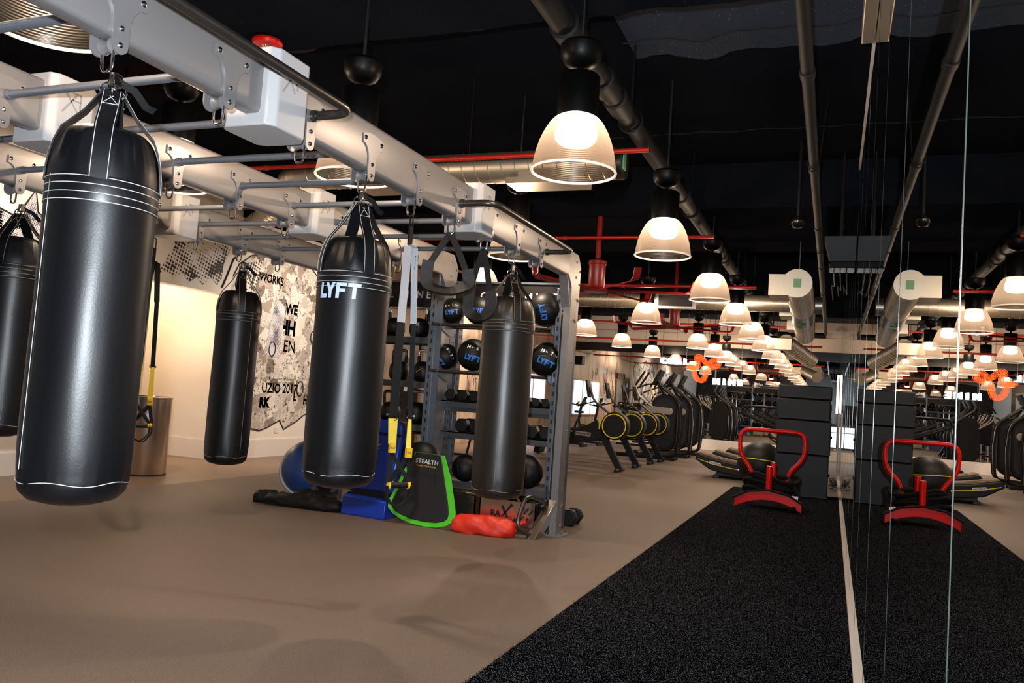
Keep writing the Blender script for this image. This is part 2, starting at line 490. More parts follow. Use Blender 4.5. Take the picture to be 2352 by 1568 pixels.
def halftone(name, bg, ink, scale, thr):
    m, nt, b = nodes(name)
    tc = nt.nodes.new('ShaderNodeTexCoord')
    mp = nt.nodes.new('ShaderNodeMapping'); mp.inputs['Scale'].default_value = (0, scale, scale); mp.inputs['Rotation'].default_value = (0.25, 0, 0)
    nt.links.new(tc.outputs['Object'], mp.inputs[0])
    vo = nt.nodes.new('ShaderNodeTexVoronoi'); vo.inputs['Scale'].default_value = 1; vo.inputs['Randomness'].default_value = 0.12
    nt.links.new(mp.outputs[0], vo.inputs['Vector'])
    n = nt.nodes.new('ShaderNodeTexNoise'); n.inputs['Scale'].default_value = 3.2; n.inputs['Detail'].default_value = 4
    nt.links.new(tc.outputs['Object'], n.inputs['Vector'])
    mr = nt.nodes.new('ShaderNodeMapRange'); mr.inputs[1].default_value = 0.38; mr.inputs[2].default_value = 0.68; mr.inputs[3].default_value = thr * 0.35; mr.inputs[4].default_value = thr * 1.9
    nt.links.new(n.outputs['Fac'], mr.inputs[0])
    lt = nt.nodes.new('ShaderNodeMath'); lt.operation = 'LESS_THAN'
    nt.links.new(vo.outputs['Distance'], lt.inputs[0]); nt.links.new(mr.outputs[0], lt.inputs[1])
    mx = nt.nodes.new('ShaderNodeMix'); mx.data_type = 'RGBA'; mx.inputs[6].default_value = lin(bg); mx.inputs[7].default_value = lin(ink)
    nt.links.new(lt.outputs[0], mx.inputs[0]); nt.links.new(mx.outputs[2], b.inputs['Base Color'])
    b.inputs['Roughness'].default_value = 0.6
    return m
M['halftone'] = halftone('halftone_ink', (216, 206, 198), (16, 14, 16), 18, 0.34)
M['halftone_fine'] = halftone('halftone_fine_ink', (196, 192, 196), (60, 54, 66), 45, 0.30)
M['ink'] = P('black_ink', (14, 12, 14), 0.6)

def stained(name):
    """pale plaster cladding streaked with brown and grey drips"""
    m, nt, b = nodes(name)
    tc = nt.nodes.new('ShaderNodeTexCoord')
    mp = nt.nodes.new('ShaderNodeMapping'); mp.inputs['Scale'].default_value = (1.2, 1.2, 0.35)
    nt.links.new(tc.outputs['Object'], mp.inputs[0])
    n = nt.nodes.new('ShaderNodeTexNoise'); n.inputs['Scale'].default_value = 2.2; n.inputs['Detail'].default_value = 9; n.inputs['Roughness'].default_value = 0.68
    nt.links.new(mp.outputs[0], n.inputs['Vector'])
    cr = nt.nodes.new('ShaderNodeValToRGB'); c = cr.color_ramp
    c.elements[0].position = 0.33; c.elements[0].color = lin((70, 56, 44))
    c.elements[1].position = 0.66; c.elements[1].color = lin((206, 178, 156))
    e = c.elements.new(0.43); e.color = lin((164, 138, 116))
    e = c.elements.new(0.52); e.color = lin((194, 166, 144))
    nt.links.new(n.outputs['Fac'], cr.inputs[0]); nt.links.new(cr.outputs[0], b.inputs['Base Color'])
    b.inputs['Roughness'].default_value = 0.3; b.inputs['Specular IOR Level'].default_value = 0.6
    return m
M['stained'] = stained('stained_cladding')
# ------------------------------------------------------------------ camera
cam = bpy.data.cameras.new('camera')
cam.sensor_width = 36; cam.lens = 1850 / 2352 * 36; cam.clip_start = 0.02; cam.clip_end = 200
camo = bpy.data.objects.new('camera', cam); COL.objects.link(camo)
R_, U_, F_ = V((0.927368, 0.367449, 0.0705)), V((-0.042262, -0.084347, 0.99554)), V((-0.371757, 0.926211, 0.062691))
mw = Matrix(((R_.x, U_.x, -F_.x, 0), (R_.y, U_.y, -F_.y, 0), (R_.z, U_.z, -F_.z, 1.4), (0, 0, 0, 1)))
camo.matrix_world = mw
SC.camera = camo

# ------------------------------------------------------------------ render look
SC.view_settings.view_transform = 'Standard'; SC.view_settings.look = 'None'
SC.view_settings.gamma = 1; SC.view_settings.use_curve_mapping = False
SC.view_settings.exposure = 0.42
cy = SC.cycles
cy.use_denoising = True
cy.max_bounces = 8; cy.diffuse_bounces = 3; cy.glossy_bounces = 5; cy.transmission_bounces = 4; cy.transparent_max_bounces = 16
cy.caustics_reflective = False; cy.caustics_refractive = False
cy.sample_clamp_indirect = 3.0
w = bpy.data.worlds.new('world'); SC.world = w; w.use_nodes = True
w.node_tree.nodes['Background'].inputs[0].default_value = (0.55, 0.6, 0.7, 1)
w.node_tree.nodes['Background'].inputs[1].default_value = 0.006

def light(name, kind, loc, power, color, size=0.05, **kw):
    l = bpy.data.lights.new(name, kind); l.energy = power; l.color = color
    if kind in ('POINT', 'SPOT'): l.shadow_soft_size = size
    else: l.size = size
    for k, v in kw.items(): setattr(l, k, v)
    o = bpy.data.objects.new(name, l); COL.objects.link(o); o.location = loc
    return o

# ------------------------------------------------------------------ room shell
MX = 0.19            # mirror plane
CZ = 4.5             # slab
XL = -9.0            # left wall
YB = 26.6            # back wall
struct(MB().bb(-7.4, MX + 0.06, -5, YB, -0.1, 0.0).build('floor', M['floor']))
struct(MB().bb(-13.0, -7.4, -5, YB, -0.1, 0.0).build('floor_side', M['vinyl']))
struct(MB().bb(-13.0, MX + 0.3, -5, YB + 0.3, CZ, CZ + 0.15).build('ceiling', M['ceil']))
# left wall with the opening of the side corridor
struct(MB().bb(XL - 0.2, XL, -5, 8.62, 0, CZ).bb(XL - 0.2, XL, 8.62, 10.22, 2.62, CZ).bb(XL - 0.2, XL, 10.22, 15.0, 0, CZ).build('wall_left', M['plaster']))
struct(MB().bb(XL - 0.2, XL, 15.0, YB, 0, CZ).build('wall_left_rear', M['stained']))
struct(MB().bb(-13.0, XL - 0.01, 10.22, 10.4, 0, 3.2).build('wall_corridor', M['plaster']))
struct(MB().bb(-13.1, -12.9, 8.0, 10.22, 0, 3.2).bb(-12.95, XL - 0.2, 8.42, 8.62, 0, 3.2).build('wall_corridor_end', M['plaster']))
struct(MB().bb(-13.0, XL - 0.2, 8.5, 10.4, 3.2, 3.3).build('ceiling_corridor', M['plaster']))
struct(MB().bb(XL, XL + 0.02, -5, 8.62, 0, 0.27).build('baseboard_left', M['skirt']))
struct(MB().bb(XL, XL + 0.02, 10.2, 15.0, 0, 0.30).build('baseboard_left_mural', M['skirt']))
struct(MB().bb(-12.9, XL + 0.02, 10.2, 10.22, 0, 0.30).build('baseboard_corridor', M['skirt']))
struct(MB().bb(-13.0, MX + 0.3, YB, YB + 0.2, 0, CZ).build('wall_back', M['black']))
struct(MB().bb(-13.0, MX + 0.3, -5.2, -5, 0, CZ).build('wall_front', M['black']))
struct(MB().bb(XL, MX, YB - 0.06, YB, 0, 0.34).build('baseboard_back', M['skirt']))
# mirrors: right wall and back wall
wr = struct(MB().bb(MX + 0.012, MX + 0.2, -5, YB, 0, CZ).build('wall_right', M['black']))
SE = [-4.1, -2.7, -1.3, 0.1, 1.51, 2.9, 4.3, 5.7, 7.1, 8.5, 9.9, 11.3, 12.7, 14.1, 15.5, 16.9, 18.3, 19.7, 21.1, 22.5, 23.9, 25.3, YB]
for a, b_ in zip(SE[:-1], SE[1:]):
    MB().bb(MX, MX + 0.01, a + 0.003, b_ - 0.003, 0.035, 4.36).build('mirror_panel', M['mirror'], wr)
for a in SE[1:-1]:
    MB().bb(MX - 0.001, MX + 0.009, a - 0.0025, a + 0.0025, 0.035, 4.36).build('glass_edge', M['glass_edge'], wr)
struct(MB().bb(MX - 0.026, MX + 0.012, -5, 19.8, 0, 0.034).build('baseboard_right', M['skirt']))
struct(MB().bb(MX - 0.012, MX + 0.012, 2, 20, 4.36, 4.395).build('trim_mirror_top', M['skirt']))
wb = struct(MB().bb(XL, MX, YB - 0.05, YB - 0.012, 3.02, 3.3).build('trim_back_beam', M['gloss_black']))
SB = [XL, -7.15, -5.35, -3.55, -1.75, MX]
for a, b_ in zip(SB[:-1], SB[1:]):
    MB().bb(a + 0.004, b_ - 0.004, YB - 0.012, YB - 0.002, 0.34, 3.02).build('mirror_panel', M['mirror'], wb)
pb = MB()
xs = [XL + 0.02 + i * 1.04 for i in range(10)]
wp = None
for i, a in enumerate(xs[:-1]):
    for z0, z1 in ((3.3, 3.74), (3.75, 4.22)):
        pb.bb(a, min(a + 1.03, MX), YB - 0.03, YB - 0.002, z0, z1)
struct(pb.build('wall_back_panels', M['pale_panel']))
# ceiling downstand beams
for i, (y0, y1, zb) in enumerate(((2.2, 5.25, 4.06), (10.35, 13.3, 3.92), (17.2, 18.1, 4.0), (22.6, 23.6, 4.05))):
    def fn(u, v, y0=y0, y1=y1, zb=zb):
        return V((0, 0, 0))
    m = MB()
    n = 60
    pts = []
    for k in range(n + 1):
        x = -9.0 + (MX + 9.0) * k / n
        j = 0.05 * noise.noise(V((x * 2.1, i * 7.0, 0))) + 0.03 * noise.noise(V((x * 7, i * 3.0, 5)))
        for (yy, zz) in ((y0, CZ), (y0 + j, zb), (y1 + j, zb + 0.01 * noise.noise(V((x * 3, 2, i)))), (y1 + 0.02, CZ)):
            pts.append((x, yy, zz))
    fs = []
    for k in range(n):
        for q in range(3):
            fs.append((k * 4 + q, k * 4 + q + 1, k * 4 + 5 + q, k * 4 + 4 + q))
    m.raw(pts, fs)
    struct(m.build('ceiling_beam' if i == 0 else 'ceiling_beam.%03d' % i, M['beam']))
# rough patches with ragged edges on the slab, coloured as flash-lit
for i, (x0, x1, y0, y1) in enumerate(((-1.75, 0.16, 5.3, 6.9), (-5.2, -2.2, 5.35, 6.0))):
    poly = []
    n = 26
    for k in range(n + 1):
        x = x0 + (x1 - x0) * k / n; poly.append((x, y0 + 0.03 * noise.noise(V((x * 4, i, 0)))))
    for k in range(n + 1):
        x = x1 - (x1 - x0) * k / n; poly.append((x, y1 + 0.35 * noise.noise(V((x * 2.2, i + 9, 3))) + 0.05 * noise.noise(V((x * 9, i, 3)))))
    struct(MB().prism(poly, (0, 0, CZ - 0.05), (1, 0, 0), (0, 1, 0), 0.06).build('ceiling_patch.%03d' % i if i else 'ceiling_patch', M['patch']))

# dark open joints beside the beam and round the patches
ck = MB()
def crack(x0, x1, fy, z, w_=0.03, seed=0):
    n = 70; pts = []
    for k in range(n + 1):
        x = x0 + (x1 - x0) * k / n
        pts.append((x, fy(x) + 0.05 * noise.noise(V((x * 3, seed, 0))) + 0.02 * noise.noise(V((x * 11, seed, 2))), z))
    ck.sweep(pts, (0, 1, 0), [w_ * (0.6 + 0.5 * noise.noise(V((k * 0.7, seed, 9))) ** 2 * 4) for k in range(n + 1)], 0.006)
crack(-5.5, 0.16, lambda x: 5.34 + 0.02 * x, CZ - 0.052, 0.05, 1)
crack(-1.8, 0.16, lambda x: 6.55 + 0.28 * noise.noise(V((x * 2.2, 9, 3))), CZ - 0.052, 0.035, 4)
crack(-3.0, 0.16, lambda x: 9.1, CZ - 0.004, 0.015, 6)
struct(ck.build('ceiling_joint', M['crack']))

# turf lane along the mirrors
tf = MB().bb(-1.56, MX - 0.027, -4.5, 14.9, 0, 0.014)
rnd = random.Random(3)
for k in range(2600):       # fringe of blades along the cut edge
    y = 1.2 + 13.6 * (k / 2600); x = -1.56 + rnd.uniform(-0.012, 0.006)
    h = rnd.uniform(0.006, 0.016); a = rnd.uniform(-0.012, 0.004)
    tf.raw([(x, y, 0.004), (x, y + 0.006, 0.004), (x + a, y + 0.003, 0.004 + h)], [(0, 1, 2)])
tag(tf.build('turf_lane', M['turf']), 'black artificial turf lane running along the mirror wall', 'turf')

# ------------------------------------------------------------------ pendant lamps
LAMPC = (1.0, 0.80, 0.60)
LAMPW = 150.0
def make_lamp(label):
    t = thing('pendant_lamp', label, 'lamp', (0, 0, 0), 0, 'dome pendant lamps on the black ceiling')
    pr = [(0.266, 0.0), (0.262, 0.02), (0.255, 0.07), (0.243, 0.13), (0.225, 0.19), (0.20, 0.25), (0.168, 0.305), (0.14, 0.335), (0.122, 0.345)]
    MB().lathe(pr, seg=40).build('lamp_shade', M['shade'], t, local=True)
    MB().lathe([(0.262 + 0.008 * math.cos(a), 0.008 * math.sin(a)) for a in [2 * PI * k / 8 for k in range(8)]], seg=40, close_v=True).build('rim', M['rim'], t, local=True)
    MB().lathe([(0.001, 0.345), (0.128, 0.345), (0.13, 0.36), (0.13, 0.60), (0.12, 0.615), (0.001, 0.615)], seg=28).build('housing', M['housing'], t, local=True)
    MB().lathe([(0.001, 0.66), (0.05, 0.665), (0.10, 0.69), (0.13, 0.74), (0.135, 0.80), (0.12, 0.82), (0.001, 0.82)], seg=28).cyl((0, 0, 0.6), (0, 0, 0.7), 0.02, seg=8).build('canopy', M['housing'], t, local=True)
    MB().cyl((0, 0, 0.82), (0, 0, CZ - 2.79), 0.012, seg=8).build('stem', M['black'], t, local=True)
    MB().lathe([(0.001, 0.165), (0.06, 0.168), (0.105, 0.18), (0.13, 0.205), (0.135, 0.24), (0.125, 0.28), (0.11, 0.32), (0.105, 0.344)], seg=28).build('diffuser_globe', M['bulb'], t, local=True)
    return t
ordw = ['first', 'second', 'third', 'fourth', 'fifth', 'sixth', 'seventh', 'eighth', 'ninth']
rows = [(-1.555, (4.7, 7.55, 10.75, 13.8, 16.7, 19.7, 22.7, 25.4), 'row nearest the mirror wall'),
        (-3.11, (2.29, 4.63, 7.63, 14.0, 19.9, 22.9, 25.6), 'middle row above the red fans'),
        (-4.75, (4.65, 10.5), 'left row over the silver rig'),
        (-5.2, (17.3, 20.7, 24.6), 'left row by the stained wall')]
lamp0 = None
for X, Ys, rn in rows:
    for i, Y in enumerate(Ys):
        lb = 'lit dome pendant lamp, %s from the camera in the %s' % (ordw[i], rn)
        if lamp0 is None:
            lamp0 = make_lamp(lb); o = lamp0; o.location = (X, Y, 2.79)
        else: o = dup(lamp0, (X, Y, 2.79), label=lb)
        light('lamp_light', 'POINT', (X, Y, 2.79 + 0.255), LAMPW, LAMPC, 0.05)

# ------------------------------------------------------------------ pipes
def pipe(name, label, pts, r, m, joints=(), cat='pipe', group=None, jm=None):
    t = thing(name, label, cat, pts[0], 0, group)
    MB().tube(fillet(pts, r * 2.2, 4), r, 14).build('pipe', m, t)
    for p, d in joints:
        d = V(d).normalized() * r * 1.1
        p = V(p)
        MB().tube([p - d * 1.3, p - d * 1.2, p + d * 1.2, p + d * 1.3], [r * 1.02, r * 1.22, r * 1.22, r * 1.02], 14).build('coupling', jm or m, t)
    return t
pp = pipe('drain_pipe', 'thick black drain pipe running lengthwise above the lamp row', [(-1.70, 1.0, 3.78), (-1.70, 26.2, 3.78), (-0.25, 26.2, 3.78)], 0.085, M['pipe_black'],
     [((-1.70, y, 3.78), (0, 1, 0)) for y in (4.85, 5.75, 6.15, 9.2, 12.4, 15.6, 19)])
for y in (5.2, 6.6, 9.8, 13.0, 16.5):
    MB().tube([(-1.70 + 0.1 * math.cos(a), y, 3.78 + 0.1 * math.sin(a)) for a in [2 * PI * k / 16 for k in range(16)]], 0.012, 6, True).cyl((-1.70, y, 3.88), (-1.70, y, CZ), 0.01, seg=6).build('hanger', M['pipe_black'], pp)
p2 = pipe('conduit_pipe', 'slim black pipe running along the ceiling beside the mirror', [(-0.26, 1.0, 3.8), (-0.26, 25.8, 3.8)], 0.045, M['pipe_black'], [((-0.26, y, 3.8), (0, 1, 0)) for y in (5.9, 8.3, 11, 14, 17)])
for y in (8.1, 12.5, 17): MB().tube([(-0.26 + 0.055 * math.cos(a), y, 3.8 + 0.055 * math.sin(a)) for a in [2 * PI * k / 14 for k in range(14)]], 0.006, 6, True).cyl((-0.21, y, 3.82), (-0.15, y, CZ), 0.006, seg=6).build('hanger', M['pipe_black'], p2)
for Y, Z, x0, x1, lb in ((6.72, 3.56, -8.9, -1.55, 'red sprinkler pipe crossing in front of the nearest silver duct'),
                         (10.1, 3.5, -8.9, -1.45, 'red sprinkler pipe crossing behind the second lamp of the mirror row'),
                         (13.3, 3.34, -8.9, -1.2, 'red sprinkler pipe just above the rear silver duct'),
                         (15.2, 3.22, -8.9, -1.0, 'red sprinkler pipe just below the rear silver duct'),
                         (21.0, 3.48, -8.9, -1.0, 'red sprinkler pipe high across the pale back panels'),
                         (22.2, 3.12, -8.9, -0.3, 'lowest red sprinkler pipe at the far end of the hall')):
    t = pipe('sprinkler_pipe', lb, [(x0, Y, Z), (x1, Y, Z)], 0.021 if Y < 12 else 0.026, M['red_pipe'], [((x0 + 1.1 + 2.2 * k, Y, Z), (1, 0, 0)) for k in range(3)], group='red sprinkler pipes')
    for x in (x0 + 2, x1 - 0.6):
        MB().cyl((x, Y, Z), (x, Y, CZ), 0.006, seg=6).build('hanger_rod', M['pipe_black'], t)
pipe('sprinkler_pipe', 'dark red pipe running lengthwise over the left wall side', [(-7.2, 3.0, 3.8), (-7.2, 22, 3.8)], 0.03, M['red_pipe'], [], group='red sprinkler pipes')

# ------------------------------------------------------------------ ducts
def duct(mb_parent, pts, r, seg=26, ring=0.14, bend=0.25):
    path = fillet(pts, bend, 6)
    MB().tube(path, r, seg).build('duct_tube', M['galv'], mb_parent)
    # raised spiral seams
    m = MB(); acc = 0.0
    for a, b_ in zip(path[:-1], path[1:]):
        L = (b_ - a).length; d = (b_ - a).normalized(); u, w_, _ = frame(d)
        s = ring - acc
        while s < L:
            c = a + d * s
            m.tube([c + (u * math.cos(q) + w_ * math.sin(q)) * (r + 0.001) + d * 0.03 * math.sin(q) for q in [2 * PI * k / 20 for k in range(20)]], 0.0045, 5, True)
            s += ring
        acc = (L - (s - ring)) if s > ring - acc else acc + L
    m.build('seam', M['galv'], mb_parent)

d1 = thing('air_duct', 'round galvanised air duct crossing behind the nearest mirror row lamp', 'duct', (-1.9, 7.1, 3.57), 0, 'galvanised air ducts')
duct(d1, [(-1.92, 7.1, 3.57), (-5.55, 7.1, 3.57), (-6.3, 7.9, 3.45), (-7.6, 8.9, 3.4)], 0.15)
MB().cyl((-1.93, 7.1, 3.57), (-1.86, 7.1, 3.57), 0.155, seg=28).build('end_cap', M['galv_dark'], d1)
MB().box((-1.85, 7.05, 3.57), (0.012, 0.09, 0.15)).build('tape', M['green_tape'], d1)
MB().lathe([(0.153, -0.09), (0.154, 0.09)], (-5.1, 7.1, 3.57), 20, (1, 0, 0), arc=(2.2, 3.6)).build('tape', M['green_tape'], d1, solid=0.003)
for x0, x1 in ((-2.95, -2.2), (-4.6, -3.95)):
    MB().bb(x0, x1, 6.9, 7.22, 3.36, 3.42).bb(x0 + 0.1, x1 - 0.1, 6.95, 7.2, 3.42, 3.5).build('diffuser_box', M['galv'], d1)
for x in (-3.45, -5.2): MB().cyl((x, 7.1, 3.7), (x, 7.1, CZ), 0.005, seg=6).build('hanger_wire', M['pipe_black'], d1)
d2 = thing('air_duct', 'round galvanised air duct crossing behind the red ceiling fan', 'duct', (-0.9, 14.46, 3.24), 0, 'galvanised air ducts')
duct(d2, [(-6.3, 14.46, 3.24), (-0.745, 14.46, 3.24)], 0.145)
g = MB().bb(-3.0, -2.3, 14.22, 14.32, 3.08, 3.36).build('vent_grille', M['pale_rim'], d2)
MB().bb(-2.95, -2.35, 14.205, 14.222, 3.12, 3.32).build('grille_mesh', M['black'], g)
d3 = thing('air_duct', 'short stub of galvanised duct running lengthwise to the far end', 'duct', (-0.53, 12.0, 3.2), 0, 'galvanised air ducts')
d3['label'] = 'galvanised lengthwise duct with side boxes beside the mirror wall'
duct(d3, [(-0.53, 12.0, 3.22), (-0.53, 14.0, 3.2), (-0.62, 19.0, 3.12)], 0.2, ring=0.11)
MB().cyl((-0.53, 11.97, 3.22), (-0.53, 12.01, 3.22), 0.205, seg=28).build('end_cap', M['galv'], d3)
MB().box((-0.53, 11.96, 3.22), (0.1, 0.012, 0.12)).build('tape', M['green_tape'], d3)
for y0, y1 in ((12.05, 12.75), (14.7, 15.4), (17.2, 17.8)):
    MB().bb(-0.92, -0.6, y0, y1, 3.06, 3.36).build('outlet_box', M['galv'], d3)
MB().cyl((-0.34, 14.46, 3.22), (-0.22, 14.46, 3.22), 0.145, seg=22).build('side_stub', M['galv'], d3)
MB().cyl((-0.54, 14.6, 3.2), (-0.57, 16.0, 3.17), 0.212, seg=28).build('black_section', M['galv_dark'], d3)
MB().box((-0.56, 15.3, 2.96), (0.14, 0.16, 0.012)).build('tape', M['green_tape'], d3)
MB().cyl((-0.53, 12.5, 3.42), (-0.53, 12.5, CZ), 0.006, seg=6).build('hanger_rod', M['tube_steel'], d3)
d4 = thing('air_duct', 'angled galvanised duct end below the far end of the lengthwise duct', 'duct', (-0.9, 20.4, 2.9), 0, 'galvanised air ducts')
duct(d4, [(-1.1, 20.2, 3.05), (-0.55, 21.6, 2.72)], 0.19, ring=0.12)
MB().bb(-1.5, -0.95, 20.0, 20.5, 2.86, 3.12).build('outlet_box', M['galv'], d4)

# ------------------------------------------------------------------ ceiling fans
def make_fan(label, c, rot):
    t = thing('ceiling_fan', label, 'fan', c, rot, 'red industrial ceiling fans')
    MB().cyl((0, 0, 0.42), (0, 0, CZ - c[2]), 0.035, seg=12).build('down_rod', M['fan_red'], t, local=True)
    MB().lathe([(0.001, 0.0), (0.10, 0.0), (0.115, 0.03), (0.115, 0.32), (0.125, 0.33), (0.125, 0.37), (0.05, 0.40), (0.001, 0.42)], seg=28).build('motor', M['fan_red'], t, local=True)
    MB().lathe([(0.001, -0.06), (0.15, -0.06), (0.17, -0.03), (0.15, 0.0), (0.001, 0.0)], seg=28).build('hub', M['fan_red'], t, local=True)
    for k in range(6):
        a = k * PI / 3
        d = V((math.cos(a), math.sin(a), 0)); s_ = V((-math.sin(a), math.cos(a), 0))
        m = MB()
        pts = [d * 0.12 + V((0, 0, -0.03)), d * 0.6 + V((0, 0, -0.03)), d * 1.22 + V((0, 0, -0.03))]
        tilt = (s_ + V((0, 0, 0.35))).normalized()
        m.sweep(pts, tilt, [0.11, 0.12, 0.11], 0.014)
        b_ = m.build('blade', M['fan_red'], t, local=True)
        MB().sweep([d * 1.2 + V((0, 0, -0.03)), d * 1.27 + V((0, 0, 0.0)), d * 1.31 + V((0, 0, 0.12))], tilt, 0.1, 0.012).build('blade_tip', M['fan_red'], b_, local=True)
    return t
make_fan('red industrial ceiling fan just right of the silver rig post', (-3.1, 10.7, 2.92), 0.15)
make_fan('red industrial ceiling fan far off, in front of the pale back panels', (-3.15, 16.9, 3.02), 0.5)

# ------------------------------------------------------------------ small ceiling things
t = thing('fire_sounder', 'red round fire alarm sounder fixed under the black ceiling', 'alarm', (-4.27, 5.0, 4.045))
MB().lathe([(0.001, 0.0), (0.09, 0.0), (0.115, -0.012), (0.12, -0.03), (0.11, -0.05), (0.001, -0.055)], (-4.27, 5.0, 4.045), 32).build('body', M['red'], t)
MB().lathe([(0.001, -0.062), (0.03, -0.062), (0.042, -0.052), (0.042, -0.045)], (-4.27, 5.0, 4.045), 20).build('lens', M['chrome'], t)
put(text2d('FIRE', 0.035, 0), lambda a, b_: V((-4.45 - 0.075 + a * 0.9, 5.0 - 0.03 + b_, 3.99))).build('lettering', M['print_white'], t)
t = thing('projector_box', 'tapered dark box with cables hung high on the mirror wall', 'projector', (0.0, 10, 3.08))
MB().raw([(-0.16, 9.8, 3.44), (MX - .01, 9.8, 3.44), (MX - .01, 10.3, 3.44), (-0.16, 10.3, 3.44), (-0.09, 9.86, 3.16), (MX - .01, 9.86, 3.16), (MX - .01, 10.2, 3.16), (-0.09, 10.2, 3.16)],
         [(0, 1, 2, 3), (4, 5, 6, 7), (0, 1, 5, 4), (1, 2, 6, 5), (2, 3, 7, 6), (3, 0, 4, 7)]).build('hood', M['housing'], t)
MB().bb(-0.10, MX - .01, 9.84, 10.2, 3.08, 3.16).build('body', M['gloss_black'], t, bevel=0.01)
MB().cyl((0.02, 10.1, 3.4), (0.02, 10.1, CZ), 0.02, seg=10).build('mount_pole', M['pipe_black'], t)
for k in range(3):
    x = -0.05 + 0.07 * k
    MB().tube([(x, 10.0, 3.1), (x + 0.02, 10.4, 2.95 - 0.05 * k), (x - 0.02, 11.0, 3.05), (x, 12.0, 3.0 + 0.05 * k), (x, 13.5, 3.3)], 0.006, 6).build('cable', M['black'], t)
t = thing('wall_duct_stub', 'shiny galvanised channel stub at the ceiling by the mirror top', 'duct', (0.1, 6.2, 4.4))
MB().bb(0.09, MX - 0.002, 4.9, 6.6, 4.28, 4.46).build('channel', M['galv'], t, bevel=0.01)
for nm, c, lb in (('dome_camera', (-0.45, 9.6, 3.62), 'black dome security camera hanging beside the slim pipe'), ('dome_camera', (-4.2, 22.0, 3.9), 'black dome security camera far off before the pale back panels')):
    t = thing(nm, lb, 'camera', c)
    MB().lathe([(0.001, -0.13), (0.05, -0.12), (0.075, -0.08), (0.08, -0.04), (0.08, 0.0), (0.001, 0.01)], c, 20).build('dome', M['gloss_black'], t)
    MB().cyl((c[0], c[1], c[2]), (c[0], c[1], CZ), 0.015, seg=8).build('pole', M['black'], t)
# ------------------------------------------------------------------ training rig
RX = [-2.55, -3.98, -5.41]
YK = [2.13 + 0.583 * k for k in range(9)]
rig = thing('training_rig', 'silver overhead training rig with three rails, rungs and storage bays', 'exercise rig', (-4.0, 7.9, 0))
for X in RX:
    prof = rrect(-0.05, 0.05, 2.60, 2.875, 0.022, 3)
    MB().prism(prof, (X, 0.3, 0), (1, 0, 0), (0, 0, 1), -7.34).build('rail', M['silver'], rig)
    MB().bb(X - 0.05, X + 0.05, 0.2, 0.36, 0, 2.86).build('front_post', M['silver'], rig, bevel=0.006)

def plate_poly():
    pts = [(-0.105, 0.0), (-0.105, -0.05)]
    pts += [(-0.105 + 0.068 * math.sin(a), -0.05 - 0.085 * (1 - math.cos(a))) for a in [PI / 2 * k / 6 for k in range(1, 7)]]
    pts += [(-0.036, -0.215)] + [(-0.036 * math.cos(a), -0.215 - 0.036 * math.sin(a)) for a in [PI * k / 8 for k in range(1, 8)]] + [(0.036, -0.215)]
    pts += [(0.105 - 0.068 * math.sin(a), -0.05 - 0.085 * (1 - math.cos(a))) for a in [PI / 2 * k / 6 for k in range(6, 0, -1)]]
    pts += [(0.105, -0.05), (0.105, 0.0)] + [(0.105 - 0.0525 * k, 0.018 * math.sin(PI * k / 4)) for k in range(1, 4)]
    return pts
PLT = plate_poly()
def make_bracket():
    m = MB()
    for s in (1, -1):
        m.prism(PLT, (s * 0.0505 if s > 0 else -0.0585, 0, 2.79), (0, 1, 0), (0, 0, 1), 0.008)
    m.lathe([(0.012, -0.03), (0.03, -0.025), (0.022, 0), (0.03, 0.025), (0.012, 0.03)], (0, 0, 2.572), 16, (1, 0, 0))
    o = m.build('pulley_bracket', M['silver'], rig, local=True)
    for y, z in ((-0.085, 2.77), (0.085, 2.77), (0, 2.635), (0, 2.572)):
        r = 0.013 if z > 2.7 else 0.011
        MB().lathe([(0.001, 0.010), (r * 0.6, 0.008), (r, 0.003), (r, 0.0)], (0.0586, y, z), 10, (1, 0, 0)).build('bolt', M['chrome'], o, local=True)
    MB().tube(fillet([(0.026, 0, 2.58), (0.026, 0, 2.505), (0.018, 0, 2.478), (-0.018, 0, 2.478), (-0.026, 0, 2.505), (-0.026, 0, 2.58)], 0.02, 4), 0.006, 8).lathe([(0.013, -0.005), (0.016, 0), (0.013, 0.005)], (0.026, 0, 2.58), 12, (1, 0, 0)).lathe([(0.013, -0.005), (0.016, 0), (0.013, 0.005)], (-0.026, 0, 2.58), 12, (1, 0, 0)).build('shackle', M['chrome'], o, local=True)
    return o
br0 = None
ro = V((-4.0, 7.9, 0))
for X in RX:
    for Y in YK:
        loc = V((X, Y, 0)) - ro
        if br0 is None: br0 = make_bracket(); br0.location = loc
        else:
            b_ = br0.copy(); COL.objects.link(b_); b_.location = loc
            for ch in br0.children:
                c_ = ch.copy(); COL.objects.link(c_); c_.parent = b_
for Y in [YK[0] - 0.583] + YK:
    for a, b_ in ((RX[0], RX[1]), (RX[1], RX[2])):
        m = MB().cyl((a - 0.058, Y + 0.01, 2.715), (b_ + 0.058, Y + 0.01, 2.715), 0.021, seg=14)
        m.cyl((b_ + 0.058, Y + 0.01, 2.715), (b_ + 0.085, Y + 0.01, 2.715), 0.027, seg=14)
        m.build('rung', M['tube_steel'], rig)
